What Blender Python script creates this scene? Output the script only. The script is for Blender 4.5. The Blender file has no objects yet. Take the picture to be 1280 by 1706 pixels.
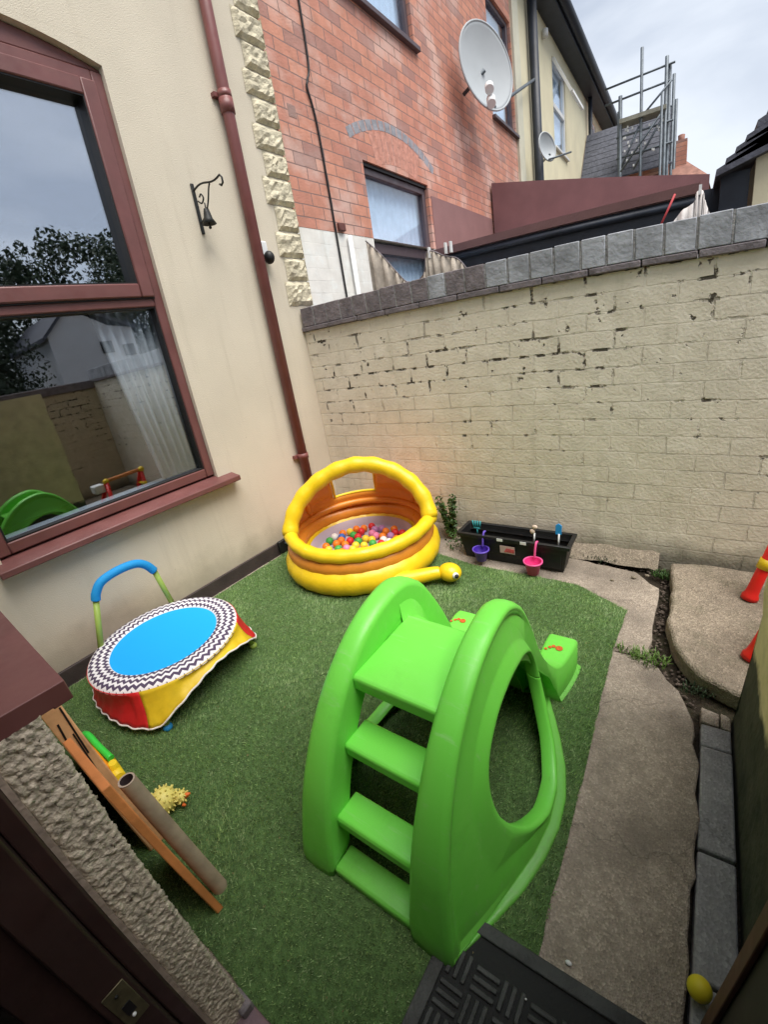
import bpy, bmesh, math, random
import numpy as np
from mathutils import Matrix, Vector
PI = math.pi; R_ = math.radians
random.seed(7); rng = np.random.default_rng(7)
S = bpy.context.scene; COL = S.collection

# ------------------------------------------------------------------ camera (wide phone lens with its barrel distortion)
cd = bpy.data.cameras.new('camera'); cam = bpy.data.objects.new('camera', cd); COL.objects.link(cam); S.camera = cam
cd.type = 'PANO'; cd.sensor_fit = 'HORIZONTAL'; cd.sensor_width = 36; cd.sensor_height = 36 * 1706 / 1280
cd.panorama_type = 'FISHEYE_LENS_POLYNOMIAL'; cd.fisheye_fov = R_(170)
cd.fisheye_polynomial_k0 = 0
cd.fisheye_polynomial_k1 = -0.05263502772881584
cd.fisheye_polynomial_k2 = 0.00027870028420198107
cd.fisheye_polynomial_k3 = 1.9817536161014976e-05
cd.fisheye_polynomial_k4 = -3.313070708167525e-07
cd.clip_start = 0.01; cd.clip_end = 500
RW = [[0.8124275865325797, 0.5638420833500029, -0.1484706088233493],
      [0.10291564196475417, -0.3893149972102292, -0.9153372075831845],
      [-0.5739074727513401, 0.7283652504003246, -0.3743184135591544]]
M = Matrix([[RW[0][0], -RW[1][0], -RW[2][0]], [RW[0][1], -RW[1][1], -RW[2][1]], [RW[0][2], -RW[1][2], -RW[2][2]]]).to_4x4()
M.translation = Vector((2.42, -2.46, 1.35)); cam.matrix_world = M

# ------------------------------------------------------------------ world and sun (bright overcast day)
SUN_EL, SUN_AZ = R_(66), R_(105)      # azimuth measured from +y towards +x
W = bpy.data.worlds.new('World'); S.world = W; W.use_nodes = True
nt = W.node_tree; nt.nodes.clear()
def wn(t, **k):
    n = nt.nodes.new(t)
    for a, b in k.items(): setattr(n, a, b)
    return n
out = wn('ShaderNodeOutputWorld'); bg = wn('ShaderNodeBackground'); sky = wn('ShaderNodeTexSky', sky_type='NISHITA')
sky.sun_disc = False; sky.sun_elevation = SUN_EL; sky.sun_rotation = SUN_AZ; sky.air_density = 1.2; sky.dust_density = 2
tc = wn('ShaderNodeTexCoord'); mp = wn('ShaderNodeMapping'); mp.inputs['Scale'].default_value = (1, 1, 2.6)
n1 = wn('ShaderNodeTexNoise'); n1.inputs['Scale'].default_value = 1.7; n1.inputs['Detail'].default_value = 7; n1.inputs['Roughness'].default_value = .52
n1.inputs['Distortion'].default_value = .35
cr = wn('ShaderNodeValToRGB'); cr.color_ramp.elements[0].position = .38; cr.color_ramp.elements[0].color = (4.3, 4.8, 5.7, 1)
cr.color_ramp.elements[1].position = .62; cr.color_ramp.elements[1].color = (7.3, 7.7, 8.3, 1)
mx = wn('ShaderNodeMixRGB'); mx.inputs[0].default_value = .82
L = nt.links.new
L(tc.outputs['Generated'], mp.inputs[0]); L(mp.outputs[0], n1.inputs['Vector']); L(n1.outputs['Fac'], cr.inputs[0])
L(sky.outputs[0], mx.inputs[1]); L(cr.outputs[0], mx.inputs[2]); L(mx.outputs[0], bg.inputs[0]); bg.inputs[1].default_value = .056
L(bg.outputs[0], out.inputs[0])
sd = bpy.data.lights.new('sun', 'SUN'); sd.energy = 2.0; sd.angle = R_(45); sd.color = (1, .96, .9)
so = bpy.data.objects.new('sun', sd); COL.objects.link(so)
sv = Vector((math.sin(SUN_AZ) * math.cos(SUN_EL), math.cos(SUN_AZ) * math.cos(SUN_EL), math.sin(SUN_EL)))
so.rotation_euler = sv.to_track_quat('Z', 'Y').to_euler(); so.location = sv * 20
S.view_settings.view_transform = 'Standard'; S.view_settings.look = 'None'; S.view_settings.gamma = 1
S.view_settings.exposure = 1.34
S.cycles.max_bounces = 8; S.cycles.transparent_max_bounces = 16
S.cycles.use_denoising = True

# ------------------------------------------------------------------ materials
def mat(name, col, rough=.7, bump=0, bscale=60, var=0, vscale=4, spec=.4, metal=0, detail=5, trans=0, coat=0, sub=0):
    m = bpy.data.materials.new(name); m.use_nodes = True; n = m.node_tree; b = n.nodes['Principled BSDF']
    b.inputs['Base Color'].default_value = (*col, 1); b.inputs['Roughness'].default_value = rough
    b.inputs['Specular IOR Level'].default_value = spec; b.inputs['Metallic'].default_value = metal
    b.inputs['Transmission Weight'].default_value = trans; b.inputs['Coat Weight'].default_value = coat
    if sub: b.inputs['Subsurface Weight'].default_value = sub; b.inputs['Subsurface Radius'].default_value = (.01, .01, .01)
    g = n.nodes.new('ShaderNodeNewGeometry')
    if rough < .5:
        t3 = n.nodes.new('ShaderNodeTexNoise'); t3.inputs['Scale'].default_value = 11; t3.inputs['Detail'].default_value = 8; t3.inputs['Roughness'].default_value = .7
        r3 = n.nodes.new('ShaderNodeMapRange'); r3.inputs[1].default_value = .35; r3.inputs[2].default_value = .7; r3.inputs[3].default_value = rough * .8; r3.inputs[4].default_value = min(.8, rough * 1.7)
        n.links.new(g.outputs['Position'], t3.inputs['Vector']); n.links.new(t3.outputs['Fac'], r3.inputs[0]); n.links.new(r3.outputs[0], b.inputs['Roughness'])
    if var:
        t = n.nodes.new('ShaderNodeTexNoise'); t.inputs['Scale'].default_value = vscale; t.inputs['Detail'].default_value = detail
        n.links.new(g.outputs['Position'], t.inputs['Vector'])
        h = n.nodes.new('ShaderNodeMixRGB'); h.blend_type = 'MULTIPLY'; h.inputs[0].default_value = 1
        r = n.nodes.new('ShaderNodeMapRange'); r.inputs['From Min'].default_value = .3; r.inputs['From Max'].default_value = .7
        r.inputs['To Min'].default_value = 1 - var; r.inputs['To Max'].default_value = 1 + var * .6
        n.links.new(t.outputs['Fac'], r.inputs[0]); h.inputs[1].default_value = (*col, 1); n.links.new(r.outputs[0], h.inputs[2])
        n.links.new(h.outputs[0], b.inputs['Base Color'])
    if bump:
        t2 = n.nodes.new('ShaderNodeTexNoise'); t2.inputs['Scale'].default_value = bscale; t2.inputs['Detail'].default_value = 6
        n.links.new(g.outputs['Position'], t2.inputs['Vector'])
        bp = n.nodes.new('ShaderNodeBump'); bp.inputs['Strength'].default_value = bump; bp.inputs['Distance'].default_value = .01
        n.links.new(t2.outputs['Fac'], bp.inputs['Height']); n.links.new(bp.outputs[0], b.inputs['Normal'])
    return m

class NG:                                     # tiny node helper
    def __init__(s, m): s.m = m; s.t = m.node_tree; s.b = s.t.nodes['Principled BSDF']
    def n(s, ty, ins=None, **k):
        x = s.t.nodes.new(ty)
        for a, v in k.items(): setattr(x, a, v)
        for a, v in (ins or {}).items():
            if isinstance(v, bpy.types.NodeSocket): s.t.links.new(v, x.inputs[a])
            else: x.inputs[a].default_value = v
        return x
    def math(s, op, a, b=0, c=None):
        x = s.n('ShaderNodeMath', {0: a, 1: b}, operation=op)
        if c is not None: x.inputs[2].default_value = c
        return x.outputs[0]
    def noise(s, vec, sc, de=4, ro=.5): return s.n('ShaderNodeTexNoise', {'Vector': vec, 'Scale': sc, 'Detail': de, 'Roughness': ro}).outputs['Fac']
    def rng(s, v, a, b, c=0., d=1.): return s.n('ShaderNodeMapRange', {0: v, 1: a, 2: b, 3: c, 4: d}).outputs[0]
    def mix(s, f, a, b, mode='MIX'): return s.n('ShaderNodeMixRGB', {0: f, 1: a, 2: b}, blend_type=mode).outputs[0]

def brick_mat(name, axes, bw, bh, c1, c2, cm, msize, wob, chips=0, bump=.5, smooth=.3, paint=None, off=(0, 0), varn=.25, grime=0):
    m = bpy.data.materials.new(name); m.use_nodes = True; G = NG(m)
    geo = G.n('ShaderNodeNewGeometry'); pos = geo.outputs['Position']
    sp = G.n('ShaderNodeSeparateXYZ', {0: pos})
    wv = G.n('ShaderNodeTexNoise', {'Vector': pos, 'Scale': 5., 'Detail': 3})
    ws = G.n('ShaderNodeSeparateXYZ', {0: wv.outputs['Color']})
    u = G.math('ADD', sp.outputs[axes[0]], G.math('MULTIPLY', G.math('SUBTRACT', ws.outputs[0], .5), wob)); u = G.math('ADD', u, off[0])
    v = G.math('ADD', sp.outputs[axes[1]], G.math('MULTIPLY', G.math('SUBTRACT', ws.outputs[1], .5), wob * .6)); v = G.math('ADD', v, off[1])
    fine = G.n('ShaderNodeTexNoise', {'Vector': pos, 'Scale': 45., 'Detail': 4})
    fs = G.n('ShaderNodeSeparateXYZ', {0: fine.outputs['Color']})
    u2 = G.math('ADD', u, G.math('MULTIPLY', G.math('SUBTRACT', fs.outputs[0], .5), wob * .35)); v2 = G.math('ADD', v, G.math('MULTIPLY', G.math('SUBTRACT', fs.outputs[1], .5), wob * .35))
    vec = G.n('ShaderNodeCombineXYZ', {0: u2, 1: v2, 2: 0.}).outputs[0]
    def br(ms, sm, A=(1, 1, 1, 1), B=(0, 0, 0, 1)):
        x = G.n('ShaderNodeTexBrick', {'Vector': vec, 'Color1': A, 'Color2': B, 'Mortar': (0, 0, 0, 1), 'Scale': 1., 'Mortar Size': ms, 'Mortar Smooth': sm, 'Bias': 0., 'Brick Width': bw, 'Row Height': bh})
        x.offset = .5; x.squash = 1; return x
    b1 = br(msize, smooth)
    mort = b1.outputs['Fac']
    rnd = b1.outputs['Color']
    n_big = G.noise(pos, 1.3, 5); n_mid = G.noise(pos, 9., 5, .6); n_f = G.noise(pos, 70., 4)
    if paint:
        base = G.mix(G.rng(n_mid, .35, .7), (*paint, 1), (*[c * .86 for c in paint], 1))
        base = G.mix(G.math('MULTIPLY', G.rng(rnd, 0, 1), .16), base, (*[c * .72 for c in paint], 1))
        base = G.mix(G.rng(n_big, .45, .75, 0, .35), base, (paint[0] * .76, paint[1] * .74, paint[2] * .68, 1)); base = G.mix(G.rng(G.noise(pos, 5.5, 7, .7), .50, .66, 0, .45), base, (min(.9, paint[0] * 1.12), paint[1] * 1.14, paint[2] * 1.2, 1)); base = G.mix(G.rng(G.noise(G.n('ShaderNodeMapping', {0: pos, 3: (11., 11., 1.3)}).outputs[0], 1., 6, .6), .56, .74, 0, .35), base, (paint[0] * .5, paint[1] * .5, paint[2] * .42, 1))
        # joints: mostly painted over, darker only in stretches
        jn = G.noise(pos, 3.1, 4, .6)
        base = G.mix(G.math('MULTIPLY', mort, G.rng(jn, .47, .68, .0, .55)), base, (*[c * .42 for c in paint], 1))
    else:
        base = G.mix(G.rng(rnd, 0, 1), (*c1, 1), (*c2, 1))
        base = G.mix(G.rng(n_mid, .3, .7, 0, varn), base, (*[c * .55 for c in c1], 1))
        base = G.mix(G.rng(G.noise(pos, 2.1, 6, .6), .48, .64, 0, .6), base, (.70, .53, .47, 1)); base = G.mix(G.math('MULTIPLY', G.math('GREATER_THAN', G.n('ShaderNodeTexWhiteNoise', {0: G.n('ShaderNodeCombineXYZ', {0: rnd}).outputs[0]}).outputs['Value'], .86), .5), base, (.30, .20, .19, 1))
        base = G.mix(mort, base, (*cm, 1))
    hgt = G.math('SUBTRACT', 1., G.math('MULTIPLY', mort, G.rng(G.noise(pos, 3.1, 4, .6), .42, .62, .22, 1.)) if paint else mort)
    hgt = G.math('ADD', hgt, G.math('MULTIPLY', n_f, .35)); hgt = G.math('ADD', hgt, G.math('MULTIPLY', n_mid, .6))
    if chips:
        b2 = br(msize * 2.6, .6)
        cn = G.noise(pos, 13., 5, .62); cb = G.noise(pos, 2.3, 3)
        zf = G.rng(sp.outputs[2], .25, 1.2, -.075, .06)
        a = G.math('MULTIPLY', G.rng(G.math('ADD', cn, zf), .56, .62), G.rng(b2.outputs['Fac'], .25, .7))
        a = G.math('MULTIPLY', a, G.rng(cb, .46, .56))
        spot = G.math('MULTIPLY', G.rng(G.math('ADD', G.noise(pos, 15., 4, .6), zf), .70, .74), 1.)
        a = G.math('MAXIMUM', a, spot)
        # grime at the foot of the wall
        base = G.mix(G.math('MULTIPLY', G.rng(G.math('ADD', sp.outputs[2], G.math('MULTIPLY', n_mid, -.12)), .10, -.03), .7), base, (.09, .08, .05, 1))
        base = G.mix(G.math('MULTIPLY', a, .93), base, (.035, .028, .018, 1))
        hgt = G.math('SUBTRACT', hgt, G.math('MULTIPLY', a, 1.2))
    if grime:
        base = G.mix(G.math('MULTIPLY', G.rng(G.noise(pos, 4., 6, .65), .5, .75), grime), base, (.12, .10, .08, 1))
    bp = G.n('ShaderNodeBump', {'Strength': bump, 'Distance': .012, 'Height': hgt})
    G.t.links.new(base, G.b.inputs['Base Color']); G.t.links.new(bp.outputs[0], G.b.inputs['Normal'])
    G.b.inputs['Roughness'].default_value = .85; G.b.inputs['Specular IOR Level'].default_value = .25
    return m

def ground_mat(name, c, c2, sp_scale=220, stain=.5, bump=.6, speck=.5, moss=0):
    m = bpy.data.materials.new(name); m.use_nodes = True; G = NG(m); pos = G.n('ShaderNodeNewGeometry').outputs['Position']
    big = G.noise(pos, 3., 6, .62); mid = G.noise(pos, 22., 6, .7); vo = G.n('ShaderNodeTexVoronoi', {'Vector': pos, 'Scale': float(sp_scale)})
    vs = G.n('ShaderNodeSeparateXYZ', {0: vo.outputs['Color']})
    b = G.mix(G.rng(mid, .32, .68), (*c, 1), (*c2, 1))
    b = G.mix(G.math('MULTIPLY', G.rng(vs.outputs[0], .55, 1.), speck), b, (*[x * 1.9 for x in c], 1))
    b = G.mix(G.math('MULTIPLY', G.rng(vs.outputs[1], .6, 1.), speck), b, (*[x * .35 for x in c], 1))
    b = G.mix(G.math('MULTIPLY', G.rng(big, .42, .66), stain), b, (*[x * .42 for x in c], 1))
    cw = G.n('ShaderNodeTexNoise', {'Vector': pos, 'Scale': 9., 'Detail': 5}).outputs['Color']
    cv = G.n('ShaderNodeVectorMath', {0: pos, 1: G.n('ShaderNodeVectorMath', {0: cw, 'Scale': .22}, operation='SCALE').outputs[0]}, operation='ADD').outputs[0]
    ve = G.n('ShaderNodeTexVoronoi', {'Vector': cv, 'Scale': 1.7}, feature='DISTANCE_TO_EDGE').outputs['Distance']
    ck = G.math('MULTIPLY', G.rng(ve, .007, .002), G.rng(G.noise(pos, 2.3, 3), .46, .54))
    b = G.mix(G.math('MULTIPLY', ck, .38), b, (*[x * .18 for x in c], 1)); b = G.mix(G.rng(G.noise(pos, 45., 5, .7), .60, .72, 0, .4), b, (*[x * .4 for x in c], 1))
    if moss: b = G.mix(G.math('MULTIPLY', G.rng(G.noise(pos, 7., 5, .65), .5, .68), moss), b, (.045, .06, .02, 1))
    h = G.math('ADD', G.math('MULTIPLY', mid, .8), G.math('MULTIPLY', vo.outputs['Distance'], .8))
    bp = G.n('ShaderNodeBump', {'Strength': bump, 'Distance': .006, 'Height': h})
    G.t.links.new(b, G.b.inputs['Base Color']); G.t.links.new(bp.outputs[0], G.b.inputs['Normal'])
    G.b.inputs['Roughness'].default_value = .9; G.b.inputs['Specular IOR Level'].default_value = .2
    return m

def glass_mat(name, refl, tint=(.9, .95, 1)):
    m = bpy.data.materials.new(name); m.use_nodes = True; n = m.node_tree; n.nodes.clear()
    o = n.nodes.new('ShaderNodeOutputMaterial'); t = n.nodes.new('ShaderNodeBsdfTransparent'); t.inputs[0].default_value = (*tint, 1)
    g = n.nodes.new('ShaderNodeBsdfGlossy'); g.inputs['Roughness'].default_value = .012; g.inputs[0].default_value = (.95, .97, 1, 1)
    lw = n.nodes.new('ShaderNodeLayerWeight'); lw.inputs[0].default_value = .5
    pw = n.nodes.new('ShaderNodeMath'); pw.operation = 'POWER'; pw.inputs[1].default_value = 4.5; n.links.new(lw.outputs['Facing'], pw.inputs[0])
    r = n.nodes.new('ShaderNodeMapRange'); r.inputs[1].default_value = 0; r.inputs[2].default_value = 1; r.inputs[3].default_value = refl; r.inputs[4].default_value = .95
    mix = n.nodes.new('ShaderNodeMixShader')
    n.links.new(pw.outputs[0], r.inputs[0]); n.links.new(r.outputs[0], mix.inputs[0]); n.links.new(t.outputs[0], mix.inputs[1]); n.links.new(g.outputs[0], mix.inputs[2])
    n.links.new(mix.outputs[0], o.inputs[0]); return m

cream = (.80, .735, .60)
M_render = mat('cream_render', (.66, .595, .48), .88, .35, 190, .07, 2.2, .2)
def dirt(m, fn):
    G = NG(m); pos = G.n('ShaderNodeNewGeometry').outputs['Position']; sp = G.n('ShaderNodeSeparateXYZ', {0: pos}).outputs; lk = G.b.inputs['Base Color'].links; old = lk[0].from_socket
    G.t.links.new(fn(G, pos, sp, old), G.b.inputs['Base Color'])
def render_dirt(G, pos, sp, c):
    n = G.noise(pos, 5., 6, .6); sv_ = G.n('ShaderNodeMapping', {0: pos, 3: (14., 14., .9)}).outputs[0]; st = G.noise(sv_, 1., 5, .6)
    c = G.mix(G.math('MULTIPLY', G.rng(G.math('ADD', sp[2], G.math('MULTIPLY', n, -.35)), .12, -.08), .5), c, (.22, .19, .13, 1))
    c = G.mix(G.rng(st, .55, .78, 0, .30), c, (.42, .36, .27, 1))
    sp2 = G.noise(pos, 60., 3, .5); return G.mix(G.rng(sp2, .70, .76, 0, .35), c, (.20, .17, .12, 1))
dirt(M_render, render_dirt)
M_stone = mat('quoin_stone', (.64, .58, .43), .9, .9, 55, .28, 22, .2)
M_plinth = mat('plinth_paint', (.055, .042, .04), .6, .3, 80, .3, 8)
M_upvc = mat('mahogany_upvc', (.165, .063, .058), .38, .05, 40, .16, 7, .5)
M_upvc_d = mat('gasket_black', (.012, .011, .011), .5)
M_pipe = mat('brown_pipe', (.21, .07, .065), .35, 0, 40, .12, 9, .5)
M_glass = glass_mat('window_glass', .42)
M_glass2 = glass_mat('window_glass_lower', .20)
M_glass3 = glass_mat('neighbour_glass', .08)
M_iron = mat('black_iron', (.015, .016, .015), .5, .2, 200)
M_red = brick_mat('red_brick', (1, 2), .235, .0865, (.71, .33, .23), (.56, .25, .19), (.27, .18, .16), .0042, .014, 0, .6, .1, None, (0, 0), .55, .22)
M_wht = brick_mat('white_painted_brick', (1, 2), .27, .09, (1, 1, 1), (1, 1, 1), (1, 1, 1), .004, .01, 0, .2, .3, (.86, .84, .79))
M_brn = mat('brown_masonry_paint', (.27, .15, .145), .8, .25, 60, .1, 4)
M_wallB = brick_mat('cream_painted_brick', (0, 2), .27, .09, cream, cream, cream, .004, .026, 1, .75, .35, cream, (.05, .0))
M_wallB2 = brick_mat('cream_painted_brick_side', (1, 2), .27, .09, cream, cream, cream, .0045, .018, 1, .75, .35, (.55, .47, .33))
M_bluebrick = mat('blue_grey_brick', (.33, .33, .36), .75, .4, 60, .3, 15)
M_cop = mat('coping_brick', (.37, .385, .42), .8, .6, 40, .38, 7)
M_copd = mat('coping_grey_brown', (.19, .165, .175), .8, .6, 60, .35, 18)
M_joint = mat('mossy_joint', (.27, .265, .265), .95, .6, 80, .4, 30)
M_soil = ground_mat('soil', (.055, .042, .03), (.03, .024, .017), 160, .4, 1., .5, .35)
M_conc = ground_mat('concrete', (.43, .365, .30), (.28, .235, .19), 190, .8, .8, .35, .0)
M_slab = ground_mat('old_slab', (.34, .285, .22), (.23, .19, .145), 150, .4, .8, .4, .3)
M_drain = ground_mat('blue_paver', (.34, .34, .35), (.25, .25, .26), 120, .5, .4, .25)
M_green = mat('green_plastic', (.175, .70, .075), .36, .06, 320, .05, 3, .5, sub=.0)
def scuff(G, pos, sp, c):
    sc_ = G.n('ShaderNodeMapping', {0: pos, 3: (3., 40., 18.), 2: (.3, .5, .2)}).outputs[0]; a = G.noise(sc_, 1.5, 6, .75); b_ = G.noise(pos, 6., 7, .7)
    c = G.mix(G.rng(a, .58, .70, 0, .42), c, (.34, .66, .26, 1)); c = G.mix(G.rng(b_, .56, .74, 0, .22), c, (.07, .30, .03, 1))
    return G.mix(G.math('MULTIPLY', G.rng(G.math('ADD', sp[2], G.math('MULTIPLY', b_, -.10)), .03, -.05), .5), c, (.10, .12, .05, 1))
dirt(M_green, scuff)
M_yel = mat('yellow_vinyl', (.82, .56, .012), .34, .22, 26, .06, 8, .5)
M_org = mat('orange_vinyl', (.76, .28, .03), .32, .25, 30, .08, 8, .5)
M_lil = mat('lilac_vinyl', (.50, .43, .50), .4, .1, 20)
M_black = mat('black_plastic', (.012, .012, .013), .42, .1, 60, .3, 12)
M_rubber = mat('black_rubber', (.05, .053, .052), .62, .5, 90, .45, 14)
M_wood = mat('orange_board', (.68, .25, .08), .7, .2, 60, .2, 12)
M_woodp = mat('pale_board', (.78, .42, .21), .7, .2, 60, .2, 14)
M_tube = mat('cardboard', (.42, .32, .24), .8, .2, 60, .2, 16)
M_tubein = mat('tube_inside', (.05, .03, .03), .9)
M_fascia = mat('dark_fascia', (.022, .028, .042), .5, .2, 30, .3, 6)
M_slate = mat('dark_slate', (.085, .09, .115), .7, .6, 30, .4, 16)
M_tile = mat('red_tile', (.34, .17, .13), .8, .6, 30, .3, 10)
M_cream2 = mat('cream_paint_far', (.72, .66, .47), .85, .2, 60, .1, 2)
M_net = mat('net_curtain', (.86, .92, .97), .9, .3, 60, .1, 12)
M_galv = mat('galvanised', (.11, .13, .15), .5, .2, 60, .3, 9, metal=.4)
M_dish = mat('dish_grey', (.42, .45, .47), .55, .05, 30, .06, 4)
M_white = mat('white_plastic', (.75, .76, .76), .4, 0)
M_cloth = mat('washed_cloth', (.50, .44, .37), .95, .3, 120, .2, 30)
M_clothw = mat('white_cloth', (.72, .68, .66), .9, .3, 120, .1, 20)
M_leaf = mat('leaf_green', (.045, .10, .02), .6, 0, 40, .35, 30)
M_leafd = mat('leaf_dark', (.025, .045, .018), .7, 0, 40, .35, 3)
M_leafl = mat('leaf_light', (.12, .22, .04), .6, 0, 40, .3, 30)
M_bark = mat('bark', (.07, .05, .035), .9, .8, 30, .3, 10)
M_room = mat('room_wall', (.10, .085, .075), .9, .1, 30, .2, 3)
M_frame = mat('dark_frame', (.045, .022, .02), .45, .05, 40, .2, 9)

# ------------------------------------------------------------------ mesh builder
ORG = {}
class MB:
    def __init__(s): s.v = []; s.f = []; s.sm = []
    def add(s, vs, fs, smooth=False):
        o = len(s.v); s.v += [tuple(map(float, v)) for v in vs]; s.f += [tuple(i + o for i in f) for f in fs]; s.sm += [smooth] * len(fs); return s
    def box(s, x0, x1, y0, y1, z0, z1):
        v = [(x, y, z) for x in (x0, x1) for y in (y0, y1) for z in (z0, z1)]
        return s.add(v, [(0, 1, 3, 2), (4, 6, 7, 5), (0, 4, 5, 1), (2, 3, 7, 6), (0, 2, 6, 4), (1, 5, 7, 3)])
    def obox(s, p, q, w, h, up=(0, 0, 1)):               # bar from p to q
        p, q = Vector(p), Vector(q); d = (q - p).normalized(); a = d.cross(Vector(up))
        if a.length < 1e-4: a = d.cross(Vector((1, 0, 0)))
        a.normalize(); b = a.cross(d)
        v = [c + a * i * w / 2 + b * j * h / 2 for c in (p, q) for i in (-1, 1) for j in (-1, 1)]
        return s.add(v, [(0, 2, 3, 1), (4, 5, 7, 6), (0, 1, 5, 4), (2, 6, 7, 3), (0, 4, 6, 2), (1, 3, 7, 5)])
    def tube(s, pts, r, n=12, closed=False, cap=True, sq=1.0):
        pts = [Vector(p) for p in pts]; N = len(pts); rs = r if isinstance(r, (list, tuple)) else [r] * N
        ref = None; vs = []
        for i, p in enumerate(pts):
            if closed: d = (pts[(i + 1) % N] - pts[i - 1]).normalized()
            else: d = (pts[min(i + 1, N - 1)] - pts[max(i - 1, 0)]).normalized()
            if ref is None:
                ref = Vector((0, 0, 1)) if abs(d.z) < .9 else Vector((1, 0, 0))
            a = (ref - d * ref.dot(d)).normalized(); b = d.cross(a); ref = a
            for k in range(n):
                t = 2 * PI * k / n; vs.append(p + (a * math.cos(t) * sq + b * math.sin(t)) * rs[i])
        fs = []
        for i in range(N if closed else N - 1):
            j = (i + 1) % N
            for k in range(n): fs.append((i * n + k, i * n + (k + 1) % n, j * n + (k + 1) % n, j * n + k))
        o = len(s.v); s.add(vs, fs, True)
        if cap and not closed: s.f += [tuple(o + k for k in range(n))[::-1], tuple(o + (N - 1) * n + k for k in range(n))]; s.sm += [False, False]
        return s
    def ring(s, c, a, r, n=64, m=14, zf=None, ang=(0, 2 * PI), sq=1.0):
        full = abs(ang[1] - ang[0] - 2 * PI) < 1e-6; k = n if full else n + 1
        pts = []
        for i in range(k):
            t = ang[0] + (ang[1] - ang[0]) * i / n; pts.append((c[0] + a * math.cos(t), c[1] + a * math.sin(t), c[2] + (zf(t) if zf else 0)))
        return s.tube(pts, r, m, full, True, sq)
    def lathe(s, c, prof, n=24, ax='z', smooth=True):
        vs = []; m = len(prof)
        for k in range(n):
            t = 2 * PI * k / n
            for r, z in prof:
                if ax == 'z': vs.append((c[0] + r * math.cos(t), c[1] + r * math.sin(t), c[2] + z))
                else: vs.append((c[0] + r * math.cos(t), c[1] + z, c[2] + r * math.sin(t)))
        fs = [(k * m + i, ((k + 1) % n) * m + i, ((k + 1) % n) * m + i + 1, k * m + i + 1) for k in range(n) for i in range(m - 1)]
        return s.add(vs, fs, smooth)
    def sph(s, c, r, nu=16, nv=10, sc=(1, 1, 1)):
        vs = [(c[0], c[1], c[2] - r * sc[2])]
        for j in range(1, nv):
            ph = -PI / 2 + PI * j / nv
            for i in range(nu): t = 2 * PI * i / nu; vs.append((c[0] + r * sc[0] * math.cos(ph) * math.cos(t), c[1] + r * sc[1] * math.cos(ph) * math.sin(t), c[2] + r * sc[2] * math.sin(ph)))
        vs.append((c[0], c[1], c[2] + r * sc[2])); fs = []
        for i in range(nu): fs.append((0, 1 + (i + 1) % nu, 1 + i)); b = 1 + (nv - 2) * nu; fs.append((b + i, b + (i + 1) % nu, len(vs) - 1))
        for j in range(nv - 2):
            for i in range(nu): a = 1 + j * nu; fs.append((a + i, a + (i + 1) % nu, a + nu + (i + 1) % nu, a + nu + i))
        return s.add(vs, fs, True)
    def poly(s, pts, d):                                 # flat polygon extruded by vector d
        n = len(pts); P = [Vector(p) for p in pts]; d = Vector(d)
        return s.add(P + [p + d for p in P], [tuple(range(n))[::-1], tuple(range(n, 2 * n))] + [(i, (i + 1) % n, (i + 1) % n + n, i + n) for i in range(n)])
    def grid(s, rows, smooth=True, closed=False):
        m = len(rows[0]); vs = [p for r in rows for p in r]; fs = []
        for i in range(len(rows) - 1):
            for j in range(m if closed else m - 1): k = (j + 1) % m; fs.append((i * m + j, i * m + k, (i + 1) * m + k, (i + 1) * m + j))
        return s.add(vs, fs, smooth)
    def leaves(s, c, r, n, size, sc=(1, 1, 1), up=.3):
        for _ in range(n):
            d = Vector((random.gauss(0, 1), random.gauss(0, 1), random.gauss(0, 1))).normalized() * r * random.random() ** .4
            p = Vector(c) + Vector((d.x * sc[0], d.y * sc[1], d.z * sc[2])); a = Vector((random.gauss(0, 1), random.gauss(0, 1), random.gauss(0, 1) + up)).normalized()
            b = a.cross(Vector((random.gauss(0, 1), random.gauss(0, 1), random.gauss(0, 1)))).normalized(); z = size * random.uniform(.6, 1.3)
            s.add([p - a * z * .5, p + b * z * .25, p + a * z * .5, p - b * z * .25], [(0, 1, 2, 3)])
        return s
    def build(s, name, m, parent=None, bevel=0, solid=0, seg=2):
        o = Vector((0, 0, 0))
        if parent is not None: o = ORG[parent.name]
        me = bpy.data.meshes.new(name); me.from_pydata([tuple(Vector(v) - o) for v in s.v], [], s.f)
        me.polygons.foreach_set('use_smooth', s.sm)
        bm = bmesh.new(); bm.from_mesh(me); bmesh.ops.recalc_face_normals(bm, faces=bm.faces); bm.to_mesh(me); bm.free()
        me.materials.append(m); ob = bpy.data.objects.new(name, me); COL.objects.link(ob); ORG[ob.name] = o
        if parent is not None: ob.parent = parent
        if solid: k = ob.modifiers.new('s', 'SOLIDIFY'); k.thickness = solid; k.offset = 0
        if bevel:
            k = ob.modifiers.new('b', 'BEVEL'); k.width = bevel; k.segments = seg; k.limit_method = 'ANGLE'; k.angle_limit = R_(35); k.harden_normals = False
            for p in me.polygons: p.use_smooth = True
            try: me.set_sharp_from_angle(angle=R_(50))
            except Exception: pass
        return ob
def thing(name, label, cat, loc=(0, 0, 0), group=None):
    o = bpy.data.objects.new(name, None); o.empty_display_size = .05; COL.objects.link(o); o.location = loc; ORG[o.name] = Vector(loc)
    o['label'] = label; o['category'] = cat
    if group: o['group'] = group
    return o
def tag(o, label, cat, group=None):
    o['label'] = label; o['category'] = cat
    if group: o['group'] = group
    return o
def struct(o): o['kind'] = 'structure'; return o
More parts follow.
